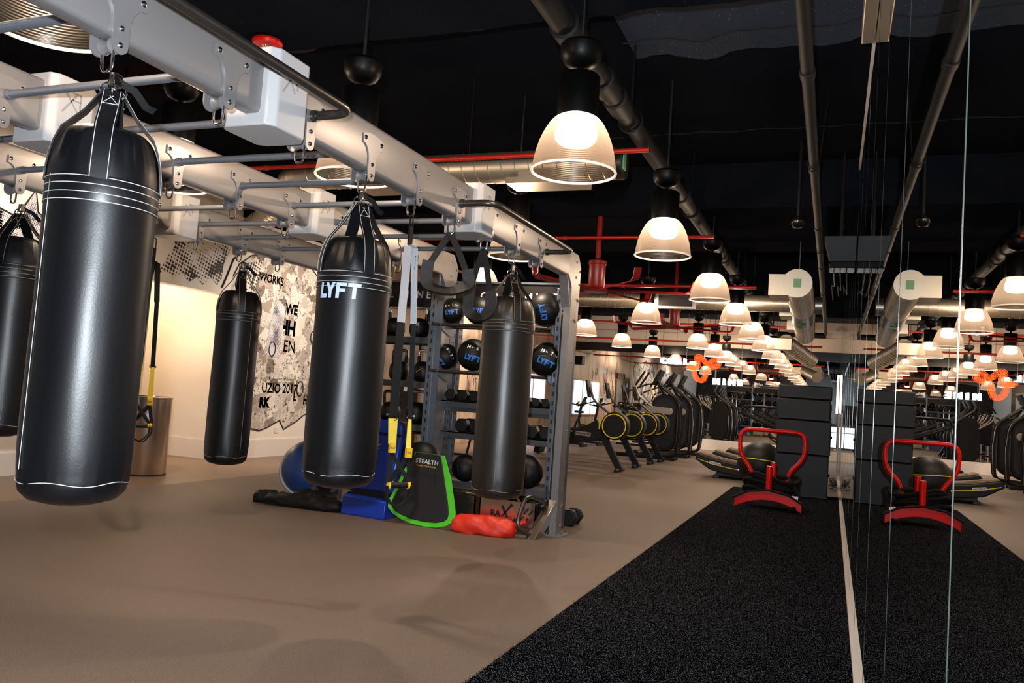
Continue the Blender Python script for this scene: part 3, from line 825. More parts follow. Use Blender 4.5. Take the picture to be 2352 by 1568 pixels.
for X in RX:
    for j, Yc in enumerate((3.06, 5.41)):
        if X != RX[0]: Yc += 0.0
        poly = [(-0.19, -0.10), (-0.19, 0.13), (-0.14, 0.17), (0.06, 0.17), (0.115, 0.11), (0.115, -0.10), (0.08, -0.14), (-0.15, -0.14)]
        o = MB().prism(poly, (X, Yc, 2.545), (1, 0, 0), (0, 1, 0), 0.37).build('joint_cover', M['cover'], rig, bevel=0.008)
        e = MB()
        x = X + 0.1155
        for (a, b_, c_, d) in ((-0.075, 2.72, 0.01, 2.84), (-0.06, 2.83, 0.015, 2.74), (-0.02, 2.84, 0.03, 2.84), (-0.02, 2.80, 0.03, 2.80), (0.03, 2.76, 0.03, 2.84)):
            e.sweep([(x, Yc + a, b_), (x, Yc + c_, d)], (0, 1, 0.3), 0.008, 0.004)
        e.build('embossed_mark', M['emboss'], o)
# hand rails outside the near rail
hr = [((-2.49, 0.9, 2.715), (-2.25, 0.9, 2.715), (-2.25, 3.30, 2.715), (-2.49, 3.30, 2.715)), ((-2.49, 5.05, 2.70), (-2.23, 5.05, 2.70), (-2.23, 6.88, 2.70), (-2.49, 6.88, 2.70))]
for pts in hr:
    m = MB().tube(fillet(pts, 0.11, 7), 0.023, 14)
    for p in (pts[0], pts[3]): m.cyl(p, (p[0] + 0.03, p[1], p[2]), 0.03, seg=14)
    m.build('hand_rail', M['dark_tube'], rig)
# end posts with gusset plates, perforated uprights behind
for i, X in enumerate(RX):
    yb = 7.90
    post = [(-0.15, 0), (0.03, 0), (0.05, 2.25), (0.11, 2.36), (0.13, 2.74), (0.02, 2.86), (-0.26, 2.86), (-0.26, 2.62), (-0.15, 2.50)]
    m = MB().prism(post, (X + 0.042, yb, 0), (0, 1, 0), (0, 0, 1), 0.008)
    m.prism(post, (X - 0.050, yb, 0), (0, 1, 0), (0, 0, 1), 0.008)
    m.prism([(0.05, 2.27), (0.105, 2.37), (0.122, 2.735), (0.015, 2.85), (-0.25, 2.85), (-0.25, 2.63), (-0.14, 2.5), (-0.14, 2.27)], (X - 0.040, yb, 0), (0, 1, 0), (0, 0, 1), 0.08)
    m.bb(X - 0.02, X + 0.044, yb - 0.158, yb - 0.145, 0, 2.50)
    m.bb(X - 0.044, X + 0.044, yb + 0.02, yb + 0.03, 0, 2.25)
    m.sweep([(X, yb - 0.155, 2.30), (X, yb - 0.30, 2.62)], (1, 0, 0), 0.09, 0.012)
    m.bb(X - 0.08, X + 0.12, yb - 0.17, yb + 0.10, 0, 0.012)
    po = m.build('end_post', M['silver'], rig)
    for y, z in ((-0.03, 2.78), (0.09, 2.70), (-0.03, 2.62), (0.09, 2.56), (0.05, 2.40), (0.08, 2.39), (0.0, 2.18), (0.025, 2.17), (0.0, 1.75), (-0.03, 1.05), (0.0, 0.30), (-0.03, 0.29), (0.0, 0.10), (-0.03, 0.09)):
        MB().lathe([(0.001, 0.010), (0.008, 0.008), (0.013, 0.003), (0.013, 0)], (X + 0.050, yb + y, z), 10, (1, 0, 0)).build('bolt', M['chrome'], po)
    for y in (-0.05, 0.06): MB().lathe([(0.001, 0.016), (0.012, 0.014), (0.016, 0.004), (0.016, 0)], (X + 0.09, yb + y, 0.012), 8, (0, 0, 1)).build('anchor_bolt', M['chrome'], po)
    # perforated uprights
    m = MB(); s_ = MB()
    if i == 0:
        m.bb(X - 0.12, X - 0.06, 7.80, 7.86, 0, 2.5); m.bb(X - 0.11, X - 0.05, 8.26, 8.34, 0, 2.5)
        for k in range(24): s_.bb(X - 0.10, X - 0.08, 7.7985, 7.80, 0.25 + k * 0.095, 0.295 + k * 0.095)
    else:
        for (y0, y1) in ((8.00, 8.13), (8.21, 8.32)):
            m.bb(X - 0.03, X + 0.03, y0, y1, 0, 2.55)
            for k in range(24):
                z = 0.25 + k * 0.095
                for y in ((y0 + 0.035), (y1 - 0.035)):
                    s_.bb(X + 0.0302, X + 0.0312, y - 0.009, y + 0.009, z, z + 0.045)
    u = m.build('upright', M['upright'], rig, bevel=0.004)
    s_.build('slot_pattern', M['black'], u)
    if i:
        fl_ = MB().bb(X - 0.09, X + 0.055, 7.725, 7.74, 0, 2.5).bb(X - 0.09, X - 0.02, 7.715, 7.725, 0, 2.5).build('front_flange', M['upright'], rig)
        s2_ = MB()
        for k in range(24): s2_.bb(X - 0.062, X - 0.045, 7.7135, 7.715, 0.25 + k * 0.095, 0.295 + k * 0.095)
        s2_.build('slot_pattern', M['black'], fl_)
# name boards of the two bays
for (x0, x1, xs) in ((RX[1] + 0.06, RX[0] - 0.06, -3.62), (RX[2] + 0.06, RX[1] - 0.06, -5.12)):
    b_ = MB().bb(x0, x1, 8.0, 8.03, 2.28, 2.56).build('name_board', M['sign'], rig)
    MB().bb(x0, x1, 7.985, 8.035, 2.56, 2.58).bb(x0, x1, 7.985, 8.035, 2.262, 2.28).build('board_trim', M['upright'], b_)
    put(text2d('COAL MINE', 0.115, 0.003, 1.62, 'LEFT'), lambda a, c_: V((xs + a, 7.997, 2.42 + c_))).build('lettering', M['print_white'], b_)
# kettlebell shelves (left bay) and ball rails, dumbbell shelves, tray, bins (right bay)
def shelf(x0, x1, z, d=0.42, y0=7.80):
    m = MB().bb(x0, x1, y0, y0 + d, z - 0.012, z).bb(x0, x1, y0 - 0.008, y0, z - 0.07, z).bb(x0, x1, y0 + d, y0 + d + 0.008, z - 0.07, z)
    for x, s in ((x0, 1), (x1, -1)):
        m.prism([(0, 0), (0.10 * s, 0), (0.02 * s, -0.13), (0, -0.13)], (x, y0 - 0.005, z), (1, 0, 0), (0, 0, 1), 0.008)
        m.bb(x, x + s * 0.008, y0, y0 + d, z - 0.10, z + 0.02)
    return m.build('shelf', M['shelf'], rig)
LB = (RX[2] + 0.05, RX[1] - 0.05); RB = (RX[1] + 0.05, RX[0] - 0.06)
KZ = (1.93, 1.445, 0.975, 0.52)
for z in KZ: shelf(LB[0], LB[1], z)
for z in (1.265, 0.935):
    m = MB().bb(RB[0], RB[1], 7.86, 7.875, z - 0.07, z).bb(RB[0], RB[1], 8.20, 8.215, z - 0.05, z + 0.04).bb(RB[0], RB[1], 7.86, 8.2, z - 0.01, z)
    m.build('dumbbell_shelf', M['shelf'], rig)
MB().bb(RB[0], RB[1], 7.95, 7.965, 1.15, 1.22).build('cross_beam', M['shelf'], rig)
for z in (2.07, 1.575):
    m = MB().cyl((RX[1] - 0.06, 7.72, z), (RX[0] - 0.17, 7.72, z), 0.018, seg=12).cyl((RX[1] + 0.02, 8.02, z), (RX[0] - 0.05, 8.02, z), 0.018, seg=12)
    b_ = m.build('ball_rail', M['dark_tube'], rig)
    for x in (RX[1] + 0.05, RX[0] - 0.13):
        MB().prism([(-0.02, 0.02), (0.32, 0.02), (0.32, -0.11), (0.22, -0.11), (0.0, -0.045)], (x, 7.71, z), (0, 1, 0), (0, 0, 1), 0.01).build('rail_arm', M['upright'], b_)
tr = MB().bb(-4.2, RB[0] + 0.02, 7.40, 7.705, 0.405, 0.42).bb(RB[0], RB[1], 7.62, 8.22, 0.405, 0.42).bb(RB[0], RB[1], 7.61, 7.62, 0.38, 0.45).bb(RB[0], RB[1], 8.22, 8.23, 0.38, 0.45).bb(RB[1], RB[1] + 0.01, 7.61, 8.22, 0.38, 0.45).build('tray', M['shelf'], rig)
def bin_(x0, x1, logo):
    m = MB().bb(x0, x1, 7.60, 7.612, 0.07, 0.315).bb(x0, x0 + 0.012, 7.6, 8.1, 0.07, 0.315).bb(x1 - 0.012, x1, 7.6, 8.1, 0.07, 0.315).bb(x0, x1, 7.6, 8.1, 0.06, 0.075).bb(x0, x1, 8.09, 8.1, 0.07, 0.315)
    b_ = m.build('storage_bin', M['stainless'], rig)
    s_ = MB()
    def slots(xa):
        for r_, (dx, L) in enumerate(((0.0, 0.08), (0.02, 0.14), (0.06, 0.15), (0.12, 0.12))):
            for q in range(2 if L > 0.1 else 1):
                p0 = V((xa + dx + q * 0.05, 7.5985, 0.115 + q * 0.085)); p1 = p0 + V((L * 0.36, 0, L * 0.42))
                s_.sweep([p0, p1], (0.7, 0, -0.7), 0.017, 0.002)
    slots(x1 - 0.24)
    if not logo: slots(x0 + 0.05)
    for k in range(4): s_.sweep([(x1 + 0.0005, 7.68 + k * 0.05, 0.13), (x1 + 0.0005, 7.74 + k * 0.05, 0.27)], (0, 1, 0), 0.016, 0.002)
    s_.build('slot', M['black'], b_)
    if logo:
        put(text2d('RA', 0.085, 0.004), lambda a, c_: V((x0 + 0.18 + a, 7.5985, 0.175 + c_))).build('lettering', M['print_black'], b_)
        MB().sweep([(x0 + 0.24, 7.598, 0.14), (x0 + 0.36, 7.598, 0.285)], (1, 0, 0), [0.012, 0.03], 0.002).sweep([(x0 + 0.25, 7.598, 0.26), (x0 + 0.345, 7.598, 0.09)], (1, 0, 0), [0.03, 0.016], 0.002).build('emblem', M['print_black'], b_)
bin_(RX[1] + 0.1, -3.33, False); bin_(-3.28, RX[0] - 0.12, True)
# U handle anchor at the foot of the near post
an = MB().raw([(-2.70, 7.42, 0.0), (-2.60, 7.40, 0.0), (-2.50, 7.73, 0.36), (-2.60, 7.735, 0.36), (-2.70, 7.74, 0.0), (-2.60, 7.735, 0.0)], [(0, 1, 2, 3), (0, 3, 4), (1, 5, 2), (0, 4, 5, 1), (3, 2, 5, 4)]).build('anchor_plate', M['stainless'], rig, bevel=0.004)
MB().tube(fillet([(-2.66, 7.46, 0.03), (-2.78, 7.36, 0.12), (-2.74, 7.50, 0.42), (-2.60, 7.66, 0.33)], 0.16, 8), 0.022, 14).build('anchor_handle', M['dark_tube'], an)

# ------------------------------------------------------------------ punching bags
def make_bag(label, X, Y, zb, zt, r, za, mat, thread, a0, logo=False, wr_seed=0, seam=0.55):
    t = thing('punching_bag', label, 'punching bag', (X, Y, zb), 0, 'hanging punching bags')
    H = zt - zb
    prof = [(0.001, 0.0), (r * 0.45, 0.004), (r * 0.78, 0.022), (r * 0.93, 0.05), (r * 0.985, 0.085), (r * 0.985, 0.10), (r * 1.0, 0.13), (r * 1.005, 0.2)]
    prof += [(r * (1.0 + 0.006 * math.sin(7 * q)), 0.2 + (H - 0.46) * q) for q in [k / 14 for k in range(1, 15)]]
    prof += [(r, H - 0.2), (r * 0.995, H - 0.165), (r * 0.98, H - 0.135), (r * 0.955, H - 0.105), (r * 0.915, H - 0.075), (r * 0.86, H - 0.045), (r * 0.79, H - 0.02), (r * 0.70, H - 0.004), (r * 0.6, H), (r * 0.4, H - 0.006), (0.001, H - 0.012)]
    def fn(rr, z, a):
        e = 0.0
        if rr > r * 0.6:
            wt = math.exp(-((z - (H - 0.085)) / 0.06) ** 2); wb_ = math.exp(-((z - 0.10) / 0.05) ** 2)
            n1 = noise.noise(V((math.cos(a) * 7, math.sin(a) * 7, z * 4 + wr_seed)))
            n2 = abs(noise.noise(V((math.cos(a) * 13, math.sin(a) * 13, wr_seed + z * 2))))
            e = -0.024 * r / 0.2 * n2 * wt + 0.008 * n1 * wt - 0.012 * n2 * wb_ + 0.0025 * noise.noise(V((math.cos(a) * 2, math.sin(a) * 2, z * 5 + wr_seed)))
        return rr + e, z
    c = (X, Y, zb)
    body = MB().lathe(prof, c, 72, fn=fn).build('bag_body', mat, t, ang=60)
    zs = [H - 0.205, H - 0.232, H - 0.262, H - 0.29]
    MB().lathe([(r * 1.002, H - 0.298), (r * 1.016, H - 0.29), (r * 1.018, H - 0.205), (r * 1.002, H - 0.197)], c, 56).build('reinforcement_band', mat, t)
    m = MB()
    for z in zs: m.tube([(X + r * 1.021 * math.cos(a), Y + r * 1.021 * math.sin(a), zb + z) for a in [2 * PI * k / 56 for k in range(56)]], 0.0016, 5, True)
    for da in (0.0,):
        a = a0 + seam
        m.tube([(X + r * 1.013 * math.cos(a), Y + r * 1.013 * math.sin(a), zb + z) for z in [0.13 + (H - 0.33) * k / 12 for k in range(13)]], 0.0011, 5)
    m.tube([(X + (r * 0.975) * math.cos(a), Y + (r * 0.975) * math.sin(a), zb + 0.088 + 0.006 * math.sin(5 * a + wr_seed)) for a in [2 * PI * k / 48 for k in range(48)]], 0.0017, 5, True)
    m.build('stitching', thread, body)
    zc = za - zb
    for k in range(4):
        a = a0 + k * PI / 2
        d = V((math.cos(a), math.sin(a), 0)); s_ = V((-math.sin(a), math.cos(a), 0))
        c0 = V(c)
        pts = [c0 + d * (r * 1.022) + V((0, 0, H - 0.21)), c0 + d * (r * 1.01) + V((0, 0, H - 0.15)), c0 + d * (r * 0.975) + V((0, 0, H - 0.10)), c0 + d * (r * 0.92) + V((0, 0, H - 0.055)),
               c0 + d * (r * 0.82) + V((0, 0, H - 0.006)), c0 + d * (r * 0.46) + V((0, 0, H + (zc - H) * 0.47)), c0 + d * 0.045 + V((0, 0, zc - 0.012)), c0 + d * 0.028 + V((0, 0, zc + 0.012))]
        wd = 0.068
        st = MB().sweep(pts, s_, wd, 0.006).build('hanging_strap', mat, t)
        m = MB()
        for q in (-1, 1):
            pp_ = []
            for i, p in enumerate(pts):
                tg = (pts[min(i + 1, 7)] - pts[max(i - 1, 0)]).normalized(); nn = tg.cross(s_).normalized()
                if nn.dot(d) < 0: nn = -nn
                pp_.append(p + s_ * q * (wd / 2 - 0.006) + nn * 0.0035)
            m.tube(pp_, 0.0013, 5)
            pa, pb_ = pts[5] + (pts[6] - pts[5]) * 0.35, pts[6] - (pts[6] - pts[5]) * 0.08
            tg = (pb_ - pa).normalized(); nn = tg.cross(s_).normalized()
            if nn.dot(d) < 0: nn = -nn
            m.tube([pa + s_ * q * (wd / 2 - 0.008) + nn * 0.004, pb_ - s_ * q * 0.006 + nn * 0.004], 0.0013, 5)
            if q == 1: m.tube([pa + s_ * (wd / 2 - 0.006) + nn * 0.004, pa - s_ * (wd / 2 - 0.006) + nn * 0.004], 0.0013, 5)
        m.build('stitching', thread, st)
        ce = c0 + d * 0.024 + V((0, 0, zc + 0.02))
        MB().tube([ce + d * 0.020 * math.cos(q) + V((0, 0, 0.028 * math.sin(q))) for q in [2 * PI * j / 14 for j in range(14)]], 0.0045, 7, True).build('ring', M['chrome'], t)
    # cinch strap to the shackle
    zt2 = 2.486
    MB().sweep([(X - 0.012, Y, za + 0.03), (X - 0.016, Y, (za + zt2) / 2), (X - 0.010, Y, zt2)], (0, 1, 0), 0.03, 0.004).sweep([(X + 0.012, Y, za + 0.03), (X + 0.016, Y, (za + zt2) / 2), (X + 0.010, Y, zt2)], (0, 1, 0), 0.03, 0.004).sweep([(X + 0.02, Y - 0.02, (za + zt2) / 2 + 0.012), (X + 0.05, Y + 0.05, (za + zt2) / 2 - 0.01), (X + 0.06, Y + 0.10, (za + zt2) / 2 - 0.055), (X + 0.062, Y + 0.14, (za + zt2) / 2 - 0.058)], (0.6, 0.2, 0.6), 0.028, 0.003).build('cinch_strap', M['webbing'], t)
    zm = (za + 0.02 + zt2) / 2
    MB().box((X + 0.02, Y - 0.012, zm), (0.026, 0.042, 0.05)).build('buckle', M['chrome'], t, bevel=0.005)
    if logo:
        a1 = math.atan2(-Y, -X) + logo[0]
        rr = r * 1.0 + 0.007; hgt = 0.085
        vf = polys2d(LYFT, 0.12)
        def mp(u, v):
            a = a1 + u * hgt / rr
            return V((X + rr * math.cos(a), Y + rr * math.sin(a), logo[1] + v * hgt))
        put(vf, mp).build('logo', M['logo_pale'], body, ang=80)
    return t
def pa(X, Y): return math.atan2(-Y, -X)   # direction towards the camera
make_bag('large black punching bag hanging nearest the camera from the near rig rail', -2.55, YK[0] + 0.042, 0.885, 2.255, 0.188, 2.40, M['leather'], M['thread'], pa(-2.55, 2.13) - 0.12, wr_seed=1, seam=-1.0)
make_bag('black punching bag with pale LYFT lettering beside the grey and yellow strap trainer', -2.55, YK[3] + 0.01, 0.80, 2.20, 0.205, 2.40, M['leather'], M['thread'], pa(-2.55, 3.88) + 0.35, logo=(-0.40, 1.885), wr_seed=5, seam=3.4)
make_bag('brownish black punching bag hanging before the wall balls, nearest the rig end post', -2.55, YK[7] + 0.04, 0.51, 2.19, 0.219, 2.375, M['leather_brown'], M['thread_dim'], pa(-2.55, 6.2) + 0.30, wr_seed=9, seam=-0.42)
make_bag('black punching bag on the far rail in front of the collage mural', RX[2], YK[7] + 0.07, 0.51, 2.19, 0.204, 2.385, M['leather'], M['thread_dim'], pa(-5.4, 6.2) + 0.1, wr_seed=13)
make_bag('black punching bag on the far rail, half hidden behind the nearest bag', RX[2], YK[3] + 0.07, 0.84, 2.24, 0.20, 2.40, M['leather'], M['thread_dim'], pa(-5.4, 3.9) - 0.5, wr_seed=17)

# ------------------------------------------------------------------ suspension trainers
def trainer(label, X, Y, zg, zy, zl, grey, wide=0.058):
    t = thing('suspension_trainer', label, 'suspension trainer', (X, Y, 2.44), 0, 'suspension trainers')
    MB().tube(fillet([(X, Y - 0.018, 2.492), (X, Y + 0.018, 2.492), (X, Y + 0.018, 2.40), (X, Y - 0.018, 2.40)], 0.015, 3), 0.005, 7, True).build('carabiner', M['gloss_black'], t)
    MB().sweep([(X, Y, 2.41), (X, Y, 2.28)], (0, 1, 0), 0.042, 0.014).build('anchor_strap', M['webbing'], t)
    MB().tube(fillet([(X + .002, Y - 0.02, 2.27), (X + .002, Y + 0.02, 2.27), (X + .002, Y + 0.015, 2.17), (X + .002, Y - 0.015, 2.17)], 0.015, 3), 0.006, 7, True).build('lower_carabiner', M['gloss_black'], t)
    s1 = ((X + 0.01, Y - 0.035, 2.275), (X + 0.01, Y - 0.05, zg), (X + 0.02, Y - 0.07, zy))
    s2 = ((X + 0.02, Y + 0.035, 2.275), (X + 0.05, Y + 0.04, zg), (X + 0.08, Y + 0.035, zy))
    gm = M['grey_web'] if grey else M['webbing']
    MB().sweep([(X, Y, 2.29), (X + 0.005, Y - 0.02, 2.285), s1[0], s1[1]], (0.45, 0.9, 0), wide, 0.004).sweep([(X, Y, 2.29), (X + .01, Y + 0.02, 2.285), s2[0], s2[1]], (0.9, 0.2, 0), wide * 0.7, 0.004).build('main_strap', gm, t)
    m = put(text2d('TRX', 0.05, 0.001), lambda a, b_: V((X + 0.034 + b_ * 0.2, Y + 0.042 + b_ * 0.75, 2.19 - a)))
    m.build('lettering', M['print_black'], t, solid=0.001)
    MB().sweep([s1[1], s1[2]], (0.45, 0.9, 0), [wide, wide * 1.1], 0.0045).sweep([s2[1], s2[2]], (0.9, 0.2, 0), wide * 0.55, 0.0045).build('lower_strap', M['webbing'], t)
    y1 = (X + 0.03, Y - 0.075, zl); y2 = (X + 0.09, Y + 0.03, zl - 0.03)
    MB().sweep([s1[2], y1], (0.45, 0.9, 0), [wide * 1.15, wide * 0.95], 0.006).sweep([s2[2], y2], (0.8, 0.6, 0), [wide * 0.4, wide * 0.6], 0.006).build('adjuster_strap', M['yellow'], t)
    for p in (s1[2], s2[2]):
        MB().tube([V(p) + V((0.018 * math.cos(q), 0.02 * math.cos(q), 0.012 * math.sin(q))) for q in [2 * PI * j / 12 for j in range(12)]], 0.003, 6, True).build('buckle', M['gloss_black'], t)
    for p in (y1, y2):
        g_ = MB().box((p[0] + 0.003, p[1], p[2] - 0.025), (0.022, 0.04, 0.06), Matrix.Rotation(-0.5, 3, 'Z')).build('tag', M['yellow_tag'], t)
        dirv = V((-p[0], -p[1], 0)).normalized(); sd = V((dirv.y * -1, dirv.x, 0))
        put(text2d('TRX', 0.02, 0.0005), lambda a, b_: V((p[0] + 0.003, p[1], p[2] - 0.025)) + dirv * 0.02 + sd * a + V((0, 0, b_))).build('lettering', M['print_black'], g_)
    # two handles: webbing triangle, grip and foot cradle
    for q, (yy, hx, sp, zd) in enumerate(((y1, 0.05, V((0.55, 0.83, 0)), 0.20), (y2, -0.03, V((0.55, 0.83, 0)), 0.17))):
        c_ = V(yy) + V((hx, 0.0 + 0.03 * (1 - 2 * q), -0.055 - zd)); hw = 0.075
        a_ = c_ - sp * hw; b_ = c_ + sp * hw; top = V(yy) + V((0, 0, -0.055))
        MB().sweep([top, a_ + V((0, 0, 0.02))], sp, 0.032, 0.006).sweep([top, b_ + V((0, 0, 0.02))], sp, 0.026, 0.006).build('handle_strap', M['webbing'], t)
        h_ = MB().cyl(a_ + sp * 0.012, b_ - sp * 0.012, 0.0175, seg=14).build('grip', M['rubber'], t)
        MB().lathe([(0.010, -0.008), (0.0215, -0.006), (0.0215, 0.006), (0.010, 0.008)], a_ + sp * 0.008, 14, tuple(sp)).lathe([(0.010, -0.008), (0.0215, -0.006), (0.0215, 0.006), (0.010, 0.008)], b_ - sp * 0.008, 14, tuple(sp)).build('end_ring', M['yellow_tag'], h_)
        loop = [a_ + V((0, 0, 0)), a_ + V((0.0, -0.01, -0.09)), c_ + V((0.02, 0, -0.135 - 0.02 * q)), b_ + V((0.0, 0.01, -0.06)), b_]
        MB().sweep(fillet(loop, 0.06, 5), V((0.83, -0.55, 0.1)), 0.036, 0.008).build('foot_cradle', M['webbing'], t)
    return t
trainer('grey and yellow strap trainer hanging right of the LYFT punching bag', -2.55, YK[4] + 0.02, 1.79, 1.185, 1.03, True)
trainer('dark strap trainer with yellow ends hanging in front of the steel bin', RX[2], YK[5] + 0.12, 1.95, 1.40, 1.16, False, 0.072)

def ab_strap(label, X, Y, w_, h_, rot, skew=0.0):
    t = thing('ab_strap', label, 'hanging strap', (X, Y, 2.44), 0, 'padded ab straps')
    u = V((math.cos(rot), math.sin(rot), 0)); n = V((-u.y, u.x, 0)); Z = V((0, 0, 1))
    top = V((X, Y, 2.488))
    P_ = lambda a, b_: top + u * a * w_ - Z * b_ * h_
    MB().sweep([P_(0, 0) + n * 0.006, P_(-0.45, 0.3), P_(-0.92, 0.66)], u, 0.045, 0.006).sweep([P_(0, 0) - n * 0.006, P_(0.4, 0.3), P_(0.9, 0.74)], u, 0.045, 0.006).build('webbing', M['webbing'], t)
    pts = fillet([P_(-0.86, 0.52), P_(-0.98, 0.97), P_(0.2, 1.06), P_(1.02, 0.88), P_(0.86, 0.62)], 0.09, 7)
    sides = []
    N = len(pts)
    for i in range(N):
        tg = (pts[min(i + 1, N - 1)] - pts[max(i - 1, 0)]).normalized()
        v = abs(tg.dot(Z))
        sides.append((u * v * (1 if i < N / 2 else -1) * -1 + (Z * 0.8 + n * 0.6) * (1 - v)).normalized() if False else ((u * v + (n * 0.75 + Z * 0.65) * (1 - v)).normalized() if i < N / 2 else ((n * 0.75 + Z * 0.65) * (1 - v) - u * v).normalized()))
    MB().sweep(pts, sides, 0.085, 0.018).build('padded_sling', M['black_nylon'], t)
    return t
ab_strap('open padded ab strap hanging over the name board, left of the twisted one', -2.55, YK[5], 0.16, 0.40, 0.45)
ab_strap('narrow twisted ab strap hanging beside the brownish punching bag', -2.55, YK[6], 0.095, 0.52, 0.2)
# ------------------------------------------------------------------ wall balls
def sph(c, r, lon, lat):
    c = V(c)
    return lambda a, b_: c + V((math.cos(lat + b_ / r) * math.cos(lon + a / r), math.cos(lat + b_ / r) * math.sin(lon + a / r), math.sin(lat + b_ / r))) * (r * 1.006)
def rotmap(c, r, lon, lat, roll):
    """wrap flat art on a sphere: direction (lon,lat), rolled in the tangent plane"""
    c = V(c); d = V((math.cos(lat) * math.cos(lon), math.cos(lat) * math.sin(lon), math.sin(lat)))
    e = V((-math.sin(lon), math.cos(lon), 0)); n = d.cross(e)
    ex = e * math.cos(roll) + n * math.sin(roll); ny = n * math.cos(roll) - e * math.sin(roll)
    def f(a, b_):
        L = math.hypot(a, b_)
        if L < 1e-9: return c + d * r * 1.006
        t = (ex * a + ny * b_) / L; q = L / r
        return c + (d * math.cos(q) + t * math.sin(q)) * r * 1.006
    return f
LY = polys2d(LYFT, 0.12)
def wall_ball(label, c, r, txt=None, lon=0.0, roll=0.0, lyft=True, lat=-0.06, lyoff=-0.45):
    t = thing('wall_ball', label, 'exercise ball', (c[0], c[1], c[2] - r), 0, 'black wall balls on the rig')
    MB().sphere(c, r, 40, 24).build('ball_body', M['ball'], t)
    base = math.atan2(-c[1], -c[0]) + lon
    m = MB()
    cc = V(c)
    d = V((math.cos(base), math.sin(base), 0.2)).normalized()
    for k in range(3):
        ax = frame(d)[k]
        u, w_, _ = frame(ax)
        m.tube([cc + (u * math.cos(q) + w_ * math.sin(q)) * r * 1.0 for q in [2 * PI * j / 40 for j in range(40)]], 0.0015, 4, True)
    m.build('seam', M['black'], t)
    if lyft:
        k = r * 0.36
        f = rotmap(c, r, base + 0.0, lat, roll)
        put(([(a * k, b_ * k + r * lyoff) for a, b_ in LY[0]], LY[1]), f).build('logo', M['logo_blue'], t)
    if txt:
        f = rotmap(c, r, base, lat, roll)
        m = MB()
        for s_, big, x in txt:
            vf = text2d(s_, r * (0.30 if big else 0.15), 0.0 if not big else r * 0.012, 1.0, 'CENTER')
            m.raw([f(a * 0.85 + x * r, b_ + r * 0.44) for a, b_ in vf[0]], vf[1])
        m.build('weight_print', M['print_white'], t)
    return t
def T(a, b_, c, d): return [(a, True, -0.46), (b_, False, -0.20), (c, True, 0.12), (d, False, 0.40)]
wall_ball('wall ball marked 4 lbs at the left end of the top ball rail', (-3.89, 7.87, 2.235), 0.140, T('4', 'lbs', '1', '.8kg'), 0.0, 0.18, lyoff=-0.10)
wall_ball('wall ball with LYFT print behind the twisted ab strap on the top rail', (-3.56, 7.87, 2.245), 0.152, None, 0.08, 0.03, lyoff=0.0)
wall_ball('wall ball behind the straps of the brownish bag on the top rail', (-3.18, 7.87, 2.27), 0.172, None, 0.3, 0.1, lyft=False)
wall_ball('largest wall ball, top rail right end, print turned sideways', (-2.80, 7.87, 2.28), 0.180, None, 0.35, 1.9, lyoff=0.55)
wall_ball('wall ball marked 6 lbs with tilted print at left end of lower rail', (-3.92, 7.87, 1.735), 0.140, T('6', 'lbs', '2', '.7kg'), 0.0, -0.95, lyoff=-0.55)
wall_ball('wall ball marked 14 lbs on the lower ball rail', (-3.59, 7.87, 1.77), 0.175, T('14', 'lbs', '6', '.4kg'), 0.0, -0.22, lyoff=-0.2)
wall_ball('wall ball mostly hidden by the brownish bag on the lower ball rail', (-3.17, 7.87, 1.77), 0.170, None, 0.0, 0.0, lyft=False)
wall_ball('wall ball marked 16 lbs next to the end post', (-2.76, 7.87, 1.76), 0.180, T('16', 'lbs', '7', '.3kg'), 0.02, -0.35, lyoff=-0.15)
wall_ball('small wall ball tucked behind the 4 lbs ball beside the kettlebells', (-4.22, 8.22, 2.2), 0.135, None, 0.3, 1.4, lyoff=0.2)
wall_ball('large ball resting low behind the black and green board', (-3.96, 7.56, 0.62), 0.20, None, 0.0, 0.0, lyft=False)
wall_ball('ball on the low tray right of the black and green board', (-3.58, 7.85, 0.565), 0.145, None, 1.0, 1.2, lyoff=0.0)
wall_ball('ball on the low tray partly behind the brownish bag', (-3.28, 8.02, 0.55), 0.13, None, 0.0, 0.0, lyft=False)
wall_ball('ball on the low tray between the brownish bag and the end post', (-2.89, 7.85, 0.595), 0.175, None, -0.8, 0.6, lyft=False)

